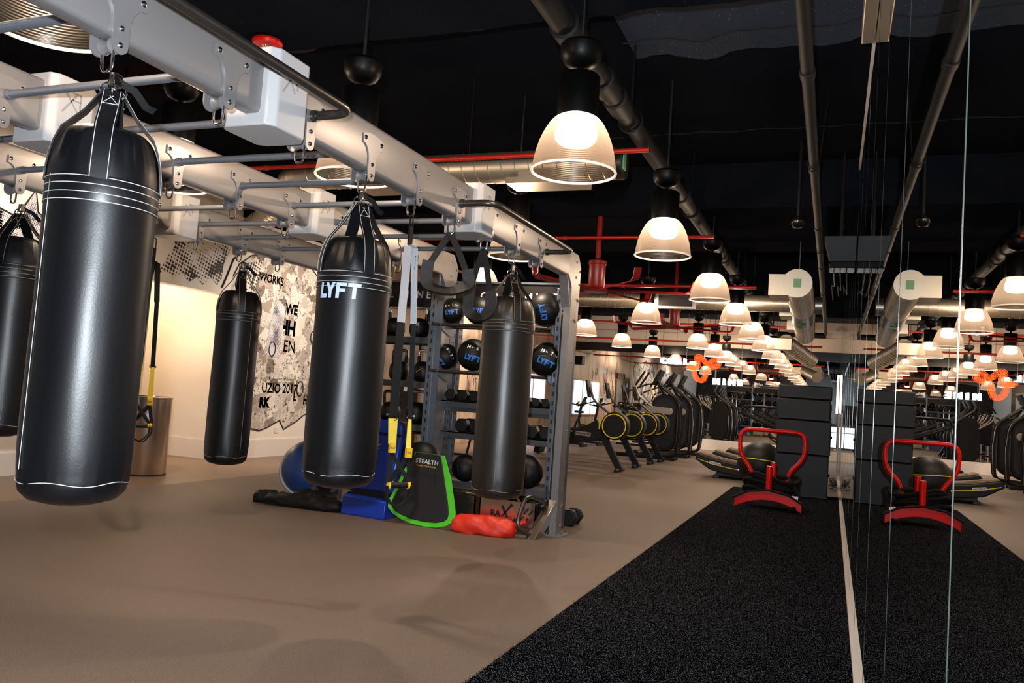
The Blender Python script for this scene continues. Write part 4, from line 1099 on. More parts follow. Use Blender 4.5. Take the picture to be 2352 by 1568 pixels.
# ------------------------------------------------------------------ kettlebells
def kettlebell(label, c, r, hw, txt=None, tape=False, chrome=True, flip=False, rz=0.0):
    t = thing('kettlebell', label, 'kettlebell', c, math.atan2(-c[0], c[1]) * 0.5 + rz, 'kettlebells on the rig shelves')
    prof = [(0.001, 0), (r * 0.6, 0.0), (r * 0.80, 0.012), (r * 0.97, r * 0.55), (r, r * 0.95), (r * 0.93, r * 1.4), (r * 0.72, r * 1.72), (r * 0.4, r * 1.9), (0.001, r * 1.95)]
    MB().lathe(prof, (0, 0, 0), 32).build('bell', M['rubber'], t, local=True, ang=70)
    hh = r * 1.95 + 0.115
    m = MB()
    for s in (-1, 1): m.tube([(s * hw * 0.75, 0, r * 1.45), (s * hw * 0.95, 0, r * 1.8), (s * hw, 0, hh - 0.06)], [0.026, 0.021, 0.019], 12)
    m.build('horn', M['rubber'], t, local=True)
    MB().tube(fillet([(-hw, 0, hh - 0.065), (-hw, 0, hh), (hw, 0, hh), (hw, 0, hh - 0.065)], 0.055, 6), 0.0175, 12).build('handle', M['handle_chrome'] if chrome else M['dark_tube'], t, local=True)
    if txt:
        fl_ = -1 if flip else 1
        vf = text2d(txt, r * (0.42 if flip else 0.24), r * 0.012)
        def f(a, b_):
            ang = -PI / 2 + fl_ * a / r; z = r * 1.05 + fl_ * b_ + (r * 0.25 if flip else -r * 0.35)
            rr = r * 1.012 * math.sqrt(max(0.2, 1 - ((z - r * 0.95) / (r * 1.12)) ** 2)) if z > r * 0.95 else r * 1.01
            return V((rr * math.cos(ang), rr * math.sin(ang), z))
        put(vf, f).build('weight_print', M['print_white'], t, local=True)
    if tape:
        MB().sweep([(0.02, -r * 0.93, r * 1.30), (-0.02, -r * 1.0, r * 1.05), (-0.045, -r * 0.97, r * 0.9)], (0.8, 0.2, 0.6), 0.03, 0.004).build('tape', M['yellow'], t, local=True)
    return t
KY = 7.98
kettlebell('kettlebell with upside down 20 print on the top kettlebell shelf', (-4.33, KY, KZ[0]), 0.115, 0.075, '20', flip=True)
kettlebell('kettlebell left of the one marked 20, top kettlebell shelf', (-4.64, KY, KZ[0]), 0.115, 0.075, None)
kettlebell('plain round kettlebell at the right back of the top kettlebell shelf', (-4.14, KY + 0.16, KZ[0]), 0.105, 0.07, None, chrome=False)
kettlebell('kettlebell with yellow tape on its right shoulder, second shelf down', (-4.24, KY, KZ[1]), 0.118, 0.06, None, tape=True)
kettlebell('kettlebell with yellow tape behind the dark straps, second shelf down', (-4.55, KY, KZ[1]), 0.115, 0.075, None, tape=True, chrome=False)
kettlebell('kettlebell marked 40 on the third shelf down', (-4.28, KY, KZ[2]), 0.125, 0.085, '40')
kettlebell('kettlebell left of the one marked 40, third shelf down', (-4.62, KY, KZ[2]), 0.115, 0.08, '35', chrome=False)
kettlebell('dark handled kettlebell on the lowest shelf beside the blue pad', (-4.27, KY, KZ[3]), 0.125, 0.085, None, chrome=False)
kettlebell('dark handled kettlebell on the lowest shelf nearer the LYFT bag', (-4.58, KY, KZ[3]), 0.125, 0.085, None, chrome=False)

# ------------------------------------------------------------------ hex dumbbells
def hexpoly(r): return [(r * math.cos(PI / 3 * k), r * math.sin(PI / 3 * k)) for k in range(6)]
def dumbbell(label, c, r, L=0.30):
    t = thing('hex_dumbbell', label, 'dumbbell', c, 0, 'hex dumbbells on the two lower shelves')
    z = c[2] + r * math.sin(PI / 3)
    for y0, y1 in ((0, L * 0.34), (L * 0.66, L)):
        MB().prism(hexpoly(r), (c[0], c[1] + y1, z), (1, 0, 0), (0, 0, 1), y1 - y0).build('head', M['rubber'], t, bevel=r * 0.16)
    MB().cyl((c[0], c[1] + L * 0.3, z), (c[0], c[1] + L * 0.7, z), 0.016, seg=12).build('grip', M['chrome'], t)
    return t
on = ['first', 'second', 'third', 'fourth', 'fifth', 'sixth', 'seventh', 'eighth', 'ninth', 'tenth', 'eleventh', 'twelfth']
x = -3.84
rs = [0.070, 0.069, 0.066, 0.062, 0.058, 0.056, 0.054, 0.052, 0.050, 0.049, 0.048]
for i, r in enumerate(rs):
    x += r if i else 0
    dumbbell('black hex dumbbell, %s from the left on the upper dumbbell shelf' % on[i], (x, 7.87, 1.267), r, 0.26)
    x += r * 0.98 + 0.006
x = -3.68
for i, r in enumerate([0.082, 0.081, 0.080, 0.079, 0.077, 0.076, 0.074]):
    x += r if i else 0
    dumbbell('big black hex dumbbell, %s from the left on the lower dumbbell shelf' % on[i], (x, 7.865, 0.937), r, 0.32)
    x += r * 0.98 + 0.004

t = dumbbell('black hex dumbbell standing on the low tray beside the end post', (-2.64, 7.95, 0.45), 0.075, 0.24)
t['group'] = 'hex dumbbells on the two lower shelves'
t = dumbbell('black hex dumbbell lying on the floor behind the end post', (-2.60, 8.45, 0.0), 0.10, 0.3)

# ------------------------------------------------------------------ floor items round the rig
t = thing('balance_dome', 'navy blue half ball balance trainer leaning beside the LYFT bag', 'balance trainer', (-5.62, 7.95, 0))
ax = V((0.48, -0.72, 0.50)).normalized(); cB = V((-5.60, 7.98, 0.33))
MB().lathe([(0.001, 0.33), (0.11, 0.32), (0.205, 0.287), (0.285, 0.22), (0.332, 0.12), (0.346, 0.03)], cB, 48, tuple(ax)).build('dome', M['bosu'], t, ang=60)
MB().lathe([(0.001, -0.05), (0.33, -0.05), (0.366, -0.035), (0.373, 0.0), (0.366, 0.03), (0.34, 0.035)], cB, 48, tuple(ax)).build('platform', M['pale_rim'], t)
u_, w_, _ = frame(ax)
dd = (ax * 0.86 + V((0.75, 0.1, 0.25)) * 0.45).normalized()
MB().lathe([(0.001, 0.0), (0.030, 0.0), (0.034, -0.012)], cB + dd * 0.338, 20, tuple(dd)).build('sticker', M['print_white'], t)
def lumpy(c0, c1, ry, rz, seed, amp=0.03, n=26, seg=22, taper=0.75, m_=None, flat=0.5):
    c0, c1 = V(c0), V(c1); d = (c1 - c0); L = d.length; d.normalize(); s_ = V((-d.y, d.x, 0)).normalized()
    m = m_ or MB(); vs = []
    for i in range(n + 1):
        t_ = i / n
        e = (1 - abs(2 * t_ - 1) ** 5) ** 0.5 if 0 < t_ < 1 else 0.03
        e = max(e, 0.05)
        for k in range(seg):
            a = 2 * PI * k / seg
            nn = noise.noise(V((t_ * L * 9, math.cos(a) * 2.0 + seed, math.sin(a) * 2.0)))
            n2 = noise.noise(V((t_ * L * 22 + math.sin(a) * 3, math.cos(a) * 5 + seed, math.sin(a) * 5)))
            ra = e * (1 + amp / ry * nn + amp * 0.5 / ry * n2)
            z = math.sin(a) * rz * ra
            z = max(z, -rz * flat)
            vs.append(c0 + d * (L * t_) + s_ * (math.cos(a) * ry * ra) + V((0, 0, z + rz * flat)))
    fs = []
    for i in range(n):
        for k in range(seg):
            fs.append((i * seg + k, i * seg + (k + 1) % seg, (i + 1) * seg + (k + 1) % seg, (i + 1) * seg + k))
    fs.append(tuple(range(seg - 1, -1, -1))); fs.append(tuple(n * seg + k for k in range(seg)))
    return m.raw(vs, fs)
t = thing('sandbag', 'slumped black sandbag lying under the navy half ball', 'sandbag', (-5.2, 7.4, 0))
lumpy((-5.78, 7.38, 0), (-4.76, 7.42, 0), 0.12, 0.085, 3, 0.035).build('bag_body', M['black_nylon'], t, ang=80)
lumpy((-5.50, 7.52, 0.05), (-4.95, 7.56, 0.07), 0.10, 0.075, 8, 0.035).build('upper_fold', M['black_nylon'], t, ang=80)
lumpy((-5.90, 7.36, 0), (-5.62, 7.44, 0.02), 0.09, 0.085, 31, 0.025, n=12).build('loose_end', M['black_nylon'], t, ang=80)
t = thing('foam_block', 'low blue vinyl foam block on the floor left of the board', 'foam block', (-4.5, 7.5, 0))
MB().raw([(-4.77, 7.36, 0), (-4.22, 7.33, 0), (-4.22, 7.78, 0), (-4.77, 7.80, 0), (-4.76, 7.37, 0.20), (-4.22, 7.35, 0.185), (-4.22, 7.76, 0.23), (-4.76, 7.78, 0.24)],
         [(0, 1, 2, 3), (4, 5, 6, 7), (0, 1, 5, 4), (1, 2, 6, 5), (2, 3, 7, 6), (3, 0, 4, 7)]).build('block', M['blue_mat'], t, bevel=0.012)
MB().raw([(-4.76, 7.45, 0.202), (-4.24, 7.43, 0.192), (-4.24, 7.72, 0.228), (-4.76, 7.74, 0.238), (-4.76, 7.45, 0.216), (-4.24, 7.43, 0.206), (-4.24, 7.72, 0.242), (-4.76, 7.74, 0.252)],
         [(0, 1, 2, 3), (4, 5, 6, 7), (0, 1, 5, 4), (1, 2, 6, 5), (2, 3, 7, 6), (3, 0, 4, 7)]).build('top_strip', M['black_nylon'], t)
t = thing('body_shield', 'upright blue vinyl body shield behind the strap trainer handles', 'training pad', (-4.62, 7.72, 0.0))
MB().prism(rrect(-5.0, -4.30, 0.0, 0.80, 0.10, 5), (0, 7.62, 0.22), (1, 0, 0), (0, 0.16, 0.98), -0.14).build('pad', M['blue_mat'], t, bevel=0.03)
sp_ = MB(); rnd = random.Random(5)
for k in range(16):
    z = 0.56 + 0.012 * k; xx = -4.82 + rnd.uniform(0, 0.04)
    y = 7.62 + (z - 0.22) * 0.163 - 0.003
    sp_.sweep([(xx, y, z), (xx + rnd.uniform(0.08, 0.26), y, z + 0.012)], (0, 0, 1), rnd.uniform(0.004, 0.008), 0.002)
sp_.build('scuff_print', M['logo_pale'], t)
MB().sweep([(-5.0, 7.7, 0.86), (-4.3, 7.7, 0.85)], (0, 0, 1), 0.02, 0.02).build('edge_strap', M['webbing'], t)
# black board with the green edge
t = thing('core_board', 'black fan shaped core trainer board with lime green edge', 'exercise board', (-3.9, 7.45, 0))
fw = V((0, 0.10, 0.78)).normalized()
def fan(sx, top, r0):
    pts = [(-0.13 * sx, top), (0.14 * sx, top - 0.015)]
    for k in range(0, 11):
        q = k / 10
        a = -0.10 - 1.0 * q
        pts.append((0.375 * sx * math.cos(a * 1.0) if False else 0, 0))
    return pts
def board_outline(g):
    pts = [(-0.135 - g * 0.4, 0.80), (0.145 + g * 0.4, 0.80)]
    right = [(0.215 + g, 0.55), (0.295 + g, 0.25), (0.315 + g, 0.15), (0.305 + g, 0.09 - g * 0.3), (0.265 + g * 0.6, 0.05 - g * 0.7), (0.18, 0.022 - g), (0.05, 0.012 - g)]
    left = [(-0.10, 0.022 - g), (-0.22, 0.05 - g), (-0.295 - g * 0.6, 0.085 - g * 0.7), (-0.335 - g, 0.13 - g * 0.3), (-0.335 - g, 0.20), (-0.29 - g, 0.32), (-0.205 - g, 0.58)]
    return pts + right + left
bo = V((-3.79, 7.28, 0.04))
MB().prism([(a, b_ * 0.855) for a, b_ in board_outline(0.055)], bo + V((0.012, 0.012, 0)), (1, 0, -0.03), fw, -0.02).build('green_edge', M['green'], t)
MB().prism([(a, b_ * 0.855) for a, b_ in board_outline(0.0)], bo, (1, 0, -0.03), fw, -0.034).build('board', M['board'], t, bevel=0.006)
nb = V((1, 0, -0.03)).normalized().cross(fw).normalized()
if nb.y > 0: nb = -nb
ub = V((1, 0, -0.03)).normalized()
sq = lambda dx, dz, k=1.0: (lambda a, b_: bo + ub * (a + dx) + fw * (b_ + dz) + nb * 0.003)
put(text2d('STEALTH', 0.060, 0.0015, 1.08), sq(0.004, 0.60)).build('lettering', M['print_white'], t)
put(text2d('GAME YOUR CORE', 0.022, 0.0005, 1.25), sq(0.004, 0.555)).build('small_lettering', M['yellow_tag'], t)
MB().raw([bo + ub * a + fw * b_ + nb * c_ for c_ in (0.0, 0.008) for a, b_ in ((-0.08, 0.49), (0.12, 0.48), (0.12, 0.465), (-0.08, 0.475))], [(0, 1, 2, 3), (4, 5, 6, 7), (0, 1, 5, 4), (1, 2, 6, 5), (2, 3, 7, 6), (3, 0, 4, 7)]).raw([bo + ub * a + fw * b_ + nb * c_ for c_ in (0.0, 0.008) for a, b_ in ((0.105, 0.48), (0.12, 0.48), (0.125, 0.36), (0.11, 0.36))], [(0, 1, 2, 3), (4, 5, 6, 7), (0, 1, 5, 4), (1, 2, 6, 5), (2, 3, 7, 6), (3, 0, 4, 7)]).build('raised_rib', M['board'], t)
t = thing('sandbag', 'bright red nylon sandbag lying in front of the steel storage bins', 'sandbag', (-3.15, 7.4, 0))
lumpy((-3.46, 7.34, 0), (-2.79, 7.42, 0), 0.13, 0.115, 21, 0.034).build('bag_body', M['red_bag'], t, ang=80)
MB().tube([(-2.80, 7.43, 0.10), (-2.75, 7.46, 0.145), (-2.72, 7.47, 0.15)], [0.03, 0.018, 0.03], 10).build('tied_neck', M['red_bag'], t)
t = thing('resistance_band', 'yellow and blue handled bands piled in the steel bin', 'resistance bands', (-2.95, 7.8, 0.3))
MB().tube(fillet([(-3.05, 7.66, 0.25), (-2.98, 7.65, 0.345), (-2.90, 7.66, 0.36), (-2.86, 7.68, 0.27)], 0.04, 5), 0.014, 8).build('handle', M['yellow_tag'], t)
MB().tube(fillet([(-2.98, 7.72, 0.25), (-2.90, 7.70, 0.36), (-2.82, 7.70, 0.36), (-2.78, 7.72, 0.27)], 0.04, 5), 0.013, 8).tube(fillet([(-3.1, 7.8, 0.2), (-2.95, 7.75, 0.38), (-2.85, 7.8, 0.25)], 0.04, 5), 0.01, 8).build('tubing', M['machine'], t)
t = thing('weight_bar', 'short brass ended bar lying across the tray above the bins', 'bar', (-3.5, 7.62, 0.36))
MB().cyl((-3.80, 7.60, 0.355), (-3.15, 7.60, 0.335), 0.011, seg=10).build('bar', M['chrome'], t)
MB().cyl((-3.50, 7.60, 0.346), (-3.15, 7.60, 0.335), 0.015, seg=10).build('sleeve', M['stainless'], t)

t = thing('waste_bin', 'tall round brushed steel bin on the floor before the lit corridor', 'bin', (-8.3, 8.1, 0))
MB().lathe([(0.001, 0), (0.275, 0), (0.28, 0.012), (0.28, 0.985), (0.288, 0.99), (0.288, 1.01), (0.27, 1.012), (0.26, 0.99), (0.26, 0.6), (0.001, 0.6)], (-8.3, 8.1, 0), 48).build('bin_body', M['stainless'], t)
MB().lathe([(0.281, 0.0), (0.283, 0.0), (0.283, 0.02), (0.281, 0.02)], (-8.3, 8.1, 0), 40).build('foot_ring', M['black'], t)
t = tag(MB().bb(XL, XL + 0.012, 11.62, 11.72, 0.40, 0.50).build('wall_socket', M['skirt'], bevel=0.004), 'small white square wall socket low under the collage mural', 'socket')

# ------------------------------------------------------------------ murals on the left wall
def wallpoly(poly, m, name, parent, off, z=0.0, outline=None):
    x = XL + off
    o = MB().prism(poly, (x, 0, 0), (0, 1, 0), (0, 0, 1), 0.002).build(name, m, parent)
    if outline:
        MB().tube([(x + 0.002, a, b_) for a, b_ in outline], 0.012, 5).build('ink_outline', M['ink'], o)
    return o
def walltext(s_, y, z, size, parent, bold=0.01, rot=0.0, off=0.006, m=None, sx=1.0):
    ca, sa = math.cos(rot), math.sin(rot)
    return put(text2d(s_, size, bold), lambda a, b_: V((XL + off, y + (a * sx * ca - b_ * sa), z + (a * sx * sa + b_ * ca)))).build('lettering', m or M['ink'], parent)
t = thing('wall_mural', 'paper collage mural with ragged torn bottom on the white left wall', 'mural', (XL, 11.6, 0.5))
out = [(10.23, 0.55), (10.23, 2.75), (10.24, 2.95), (10.35, 3.15), (10.62, 3.34), (10.86, 3.42), (11.1, 3.38), (11.33, 3.46), (11.7, 3.42), (12.06, 3.52), (12.45, 3.3), (12.6, 3.1), (12.9, 3.05), (13.6, 3.2), (14.3, 3.3), (14.7, 3.0), (14.7, 0.8), (14.3, 0.5), (13.7, 0.75), (13.3, 0.5), (12.76, 0.72), (12.55, 0.50), (12.47, 0.74), (12.2, 0.60), (11.86, 0.46), (11.72, 0.62), (11.4, 0.50), (11.21, 0.45), (10.8, 0.52), (10.5, 0.45)]
cm = wallpoly(out, M['collage'], 'collage_paper', t, 0.004, outline=out[2:] )
fine = [(11.15, 1.75), (11.55, 1.7), (11.62, 2.6), (11.35, 2.75)]
wallpoly(fine, M['halftone_fine'], 'dotted_strip', t, 0.008)
wallpoly([(10.25, 2.75), (10.75, 2.7), (10.9, 3.3), (10.5, 3.2)], M['halftone'], 'dotted_patch', t, 0.008)
for s_, y, z, sz, b_ in (('WE', 11.80, 2.58, 0.24, 0.012), ('EWORKS', 11.14, 3.03, 0.20, 0.006), ('EN', 11.82, 1.92, 0.30, 0.004), ('UZIO 2017', 11.66, 1.17, 0.23, 0.006), ('L', 12.10, 1.03, 0.20, 0.010), ('I', 11.38, 2.32, 0.5, 0.02), ('H', 11.62, 2.24, 0.36, 0.016), ('H', 11.84, 2.24, 0.36, 0.016), ('RK', 11.27, 0.92, 0.22, 0.016), ('HH', 12.5, 0.98, 0.22, 0.010)):
    walltext(s_, y, z, sz, t, b_, sx=0.9)
walltext("World's tallest sunflower", 11.64, 1.345, 0.075, t, 0.0005); walltext('needs its own scaffolding', 11.64, 1.275, 0.075, t, 0.0005)
ov = MB()
for k, (y, z, r) in enumerate(((12.23, 1.19, 0.13), (11.35, 1.85, 0.12), (12.5, 2.15, 0.12))):
    ov.tube([(XL + 0.010, y + r * 0.7 * math.cos(a), z + r * math.sin(a)) for a in [2 * PI * j / 24 for j in range(24)]], 0.012, 5, True)
# plain drawn face strokes
for pts in ([(10.45, 2.98), (10.55, 3.04), (10.66, 3.0)], [(10.85, 3.06), (10.97, 3.1), (11.08, 3.04)], [(10.72, 3.02), (10.68, 2.84), (10.76, 2.8)], [(10.55, 2.72), (10.7, 2.68), (10.86, 2.73)], [(10.38, 3.1), (10.3, 2.8), (10.42, 2.6)]):
    ov.tube([(XL + 0.010, a, b_) for a, b_ in pts], 0.016, 5)
ov.build('brush_stroke', M['ink'], t)
t = thing('wall_mural', 'black dotted ink mural on the white wall over the corridor opening', 'mural', (XL, 9.5, 2.8))
hp = [(8.7, 2.72), (8.85, 2.80), (9.0, 2.70), (9.15, 2.82), (9.3, 2.69), (9.45, 2.80), (9.6, 2.70), (9.75, 2.84), (9.9, 2.74), (9.98, 2.86), (10.0, 3.1), (10.1, 3.3), (10.19, 3.62), (9.6, 3.75), (9.0, 3.7), (8.85, 3.4), (8.98, 3.2), (8.85, 3.0)]
wallpoly(hp, M['halftone'], 'dotted_drip', t, 0.004)
MB().tube([(XL + 0.008, a, b_) for a, b_ in ((10.0, 2.72), (10.08, 2.9), (10.2, 3.2), (10.5, 3.45), (10.8, 3.56))], 0.016, 5).tube([(XL + 0.008, a, b_) for a, b_ in ((8.1, 2.5), (8.25, 2.9), (8.4, 3.2), (8.5, 2.9), (8.45, 2.6))], 0.012, 5).build('brush_stroke', M['ink'], t)
t = thing('wall_mural', 'grey dotted mural with lettering on the left wall behind the bags', 'mural', (XL, 6.6, 2.0))
lp = [(4.8, 0.9), (4.8, 3.0), (5.6, 3.2), (6.3, 3.10), (6.62, 3.02), (6.6, 3.2), (6.72, 3.42), (6.78, 3.16), (7.0, 3.05), (7.5, 3.1), (8.2, 2.9), (8.55, 2.4), (8.55, 0.6), (8.2, 0.45), (7.6, 0.7), (7.0, 0.5), (6.4, 0.7), (5.6, 0.5)]
wallpoly(lp, M['halftone_fine'], 'dotted_paper', t, 0.004, outline=lp[1:13])
wallpoly([(7.55, 0.7), (8.5, 0.7), (8.52, 2.5), (7.7, 2.6)], M['collage'], 'collage_paper', t, 0.008)
for s_, y, z, sz, b_ in (('LIFE', 6.24, 3.02, 0.11, 0.008), ('EYE', 6.26, 2.92, 0.11, 0.008), ('TEN', 6.28, 2.80, 0.12, 0.008), ('THE', 6.27, 2.69, 0.12, 0.008), ('NA', 6.50, 3.0, 0.08, 0.006), ('HAVE', 6.53, 2.94, 0.08, 0.006), ('SU', 6.44, 2.62, 0.07, 0.002)):
    walltext(s_, y, z, sz, t, b_)
t = thing('wall_mural', 'ink tree drawings on the stained wall behind the dumbbells', 'mural', (XL, 19, 1.5))
m = MB(); rnd = random.Random(11)
for cy_ in (18.6, 19.7, 21.5):
    for k in range(16):
        y = cy_ + rnd.uniform(-0.35, 0.35); z = 1.1 + rnd.uniform(0, 1.3)
        pts = [(XL + 0.01, y, z)]
        for q in range(4): pts.append((XL + 0.01, pts[-1][1] + rnd.uniform(-0.09, 0.09), pts[-1][2] + rnd.uniform(0.02, 0.14)))
        m.tube(pts, 0.006, 4)
m.build('brush_stroke', M['ink'], t)
# doors in the stained wall
for i, (y0, y1) in enumerate(((15.55, 16.55),)):
    d_ = struct(MB().bb(XL, XL + 0.05, y0, y1, 0, 2.45).build('door_1', M['gloss_black']))
    MB().bb(XL + 0.05, XL + 0.053, y0 + 0.42, y0 + 0.58, 2.0, 2.2).bb(XL + 0.05, XL + 0.053, y0 + 0.42, y0 + 0.58, 1.25, 1.4).build('notice', M['print_white'], d_)
d_ = struct(MB().bb(XL, XL + 0.04, 16.75, 18.0, 0, 2.35).build('door_2', M['grey_door']))
MB().bb(XL, XL + 0.07, 16.62, 16.75, 0, 2.6).bb(XL, XL + 0.07, 18.0, 18.12, 0, 2.6).bb(XL, XL + 0.07, 16.62, 18.12, 2.35, 2.6).build('door_frame', M['wood'], d_)
# added glowing panel on the left wall, standing in for glare
wn = struct(MB().bb(XL, XL + 0.03, 20.8, 25.6, 0.75, 2.05).build('glare_panel', M['day']))
fm = MB()
for y in (20.8, 22.0, 23.2, 24.4, 25.6): fm.bb(XL, XL + 0.05, y - 0.03, y + 0.03, 0.72, 2.08)
fm.bb(XL, XL + 0.05, 20.77, 25.63, 0.72, 0.77).bb(XL, XL + 0.05, 20.77, 25.63, 2.03, 2.08)
fm.build('window_frame', M['skirt'], wn)  # frame of the added glare panel
# low bright window in the far right corner and the lit corner strip
wn = struct(MB().bb(-0.95, MX - 0.03, YB - 0.085, YB - 0.065, 0.42, 1.04).build('window_2', M['day']))
fm = MB().bb(-0.95, MX - 0.03, YB - 0.1, YB - 0.06, 1.04, 1.12).bb(-0.95, MX - 0.03, YB - 0.1, YB - 0.06, 0.38, 0.42)
for xx in (-0.7, -0.35, 0.0): fm.bb(xx - 0.012, xx + 0.012, YB - 0.1, YB - 0.06, 0.4, 1.06)
fm.bb(-0.95, MX - 0.03, YB - 0.1, YB - 0.06, 0.86, 0.88)
fm.build('window_frame', M['machine_grey'], wn)
t = tag(MB().bb(0.115, 0.175, YB - 0.1, YB - 0.06, 1.45, 2.62).build('light_strip', M['led'], bevel=0.004), 'tall warm glowing light strip in the far right corner', 'light')
t = tag(MB().bb(MX - 0.045, MX - 0.012, 19.75, 19.80, 0.12, 1.45).build('mirror_edge_strip', M['skirt'], bevel=0.004), 'thin upright white strip at the far end of the mirror base', 'trim')
# ------------------------------------------------------------------ sled, foam boxes, ball
t = thing('push_sled', 'red push sled with black rope standing on the black turf lane', 'sled', (-0.78, 12.15, 0.014))
def arch(y, x0, x1, zt, h, th):
    m = MB(); n = 16; vs = []
    for k in range(n + 1):
        q = k / n; x = x0 + (x1 - x0) * q; z = 0.016 + zt * (1 - (2 * q - 1) ** 2)
        for (yy, zz) in ((y - th / 2, z), (y - th / 2, z + h), (y + th / 2, z + h), (y + th / 2, z)): vs.append((x, yy, zz))
    fs = [(0, 1, 2, 3), (n * 4 + 3, n * 4 + 2, n * 4 + 1, n * 4)]
    for k in range(n):
        for q in range(4): fs.append((k * 4 + q, k * 4 + (q + 1) % 4, k * 4 + 4 + (q + 1) % 4, k * 4 + 4 + q))
    return m.raw(vs, fs)
arch(11.95, -1.23, -0.33, 0.13, 0.15, 0.03).build('front_runner', M['red'], t, bevel=0.006)
arch(12.45, -1.20, -0.36, 0.13, 0.13, 0.03).build('rear_runner', M['red'], t, bevel=0.006)
MB().bb(-1.0, -0.55, 11.96, 12.45, 0.17, 0.20).build('deck_plate', M['red'], t, bevel=0.005)
MB().cyl((-0.775, 11.98, 0.15), (-0.775, 11.98, 0.62), 0.042, seg=18).build('weight_post', M['red'], t)
MB().cyl((-0.735, 12.2, 0.18), (-0.735, 12.2, 0.66), 0.042, seg=18).build('weight_post', M['red'], t)
MB().tube(fillet([(-1.00, 12.3, 0.18), (-1.02, 12.3, 0.50), (-1.225, 12.3, 0.74), (-1.225, 12.3, 1.11), (-0.325, 12.3, 1.11), (-0.325, 12.3, 0.74), (-0.55, 12.3, 0.52), (-0.55, 12.3, 0.18)], 0.15, 7), 0.03, 16).build('push_handle', M['red'], t)
MB().tube([(-1.26, 11.92, 0.14), (-1.05, 11.93, 0.25), (-0.78, 11.925, 0.29), (-0.5, 11.93, 0.24), (-0.30, 11.92, 0.13)], 0.016, 8).build('pull_strap', M['webbing'], t)
MB().box((-0.42, 11.94, 0.22), (0.08, 0.03, 0.04)).build('sticker', M['print_white'], t)
t = thing('battle_rope', 'coiled black battle rope heaped on the red push sled', 'rope', (-0.78, 12.2, 0.2))
rnd = random.Random(4); m = MB()
for k in range(9):
    pts = []; cx = -0.78 + rnd.uniform(-0.06, 0.06); cz = 0.24 + 0.025 * k
    rx = rnd.uniform(0.26, 0.36); ry = rnd.uniform(0.13, 0.2); ph = rnd.uniform(0, 6)
    for j in range(20):
        a = 2 * PI * j / 20
        pts.append((cx + rx * math.cos(a + ph) , 12.2 + ry * math.sin(a + ph), cz + 0.05 * math.sin(2 * a + ph * 2) + 0.03 * noise.noise(V((k, j * 0.5, 1)))))
    m.tube(pts, 0.03, 8, True)
m.tube([(-0.45, 12.1, 0.36), (-0.36, 12.02, 0.22), (-0.40, 11.97, 0.08), (-0.5, 11.88, 0.05)], 0.03, 8)
m.build('rope_coil', M['rope'], t)

zz = 0.0165
for h, lb, d in ((0.70, 'tallest charcoal foam box at the bottom of the stack by the mirror', 0.0), (0.56, 'second charcoal foam box up in the stack by the mirror', 0.015), (0.35, 'third charcoal foam box up in the stack by the mirror', -0.01), (0.22, 'thin charcoal foam box topping the stack by the mirror', 0.01)):
    t = thing('foam_box', lb, 'plyo box', (-0.43 + d, 14.6, zz), 0, 'charcoal foam boxes stacked by the mirror')
    b_ = MB().box((-0.43 + d, 14.62, zz + h / 2), (0.84, 0.80, h)).build('box_body', M['foam'], t, bevel=0.018)
    MB().bb(-0.86 + d, 0.0 + d, 14.214, 14.222, zz + 0.02, zz + 0.028).build('seam', M['black'], b_)
    if h > 0.3: MB().bb(-0.012 + d, 0.012 + d, 14.5, 14.75, zz + h * 0.5, zz + h * 0.5 + 0.04).build('hook_strap', M['webbing'], b_)
    zz += h + 0.002
t = thing('cable_clutter', 'tangle of dark cables on the floor at the mirror end', 'cables', (0.1, 17, 0))
rnd = random.Random(9); m = MB()
for k in range(7):
    pts = [(0.06 + rnd.uniform(-0.08, 0.1), 16.5 + rnd.uniform(-0.3, 0.5), 0.02 + rnd.uniform(0, 0.22)) for _ in range(5)]
    m.tube(fillet(pts, 0.1, 4), 0.008, 5)
m.build('cable', M['black'], t)

t = thing('fitness_ball', 'big black fitness ball with a thin yellow band behind the sled', 'exercise ball', (-1.17, 15.5, 0))
MB().sphere((-1.17, 15.5, 0.41), 0.41, 48, 28).build('ball_body', M['machine'], t)
MB().lathe([(0.409, -0.008), (0.414, -0.006), (0.414, 0.006), (0.409, 0.008)], (-1.17, 15.5, 0.47), 48, (0.05, 0.12, 1)).build('yellow_band', M['yellow_ring'], t)
MB().sphere((-1.17 - 0.36, 15.34, 0.28), 0.02, 10, 8).sphere((-1.17 - 0.365, 15.36, 0.36), 0.014, 10, 8).build('valve', M['print_white'], t)

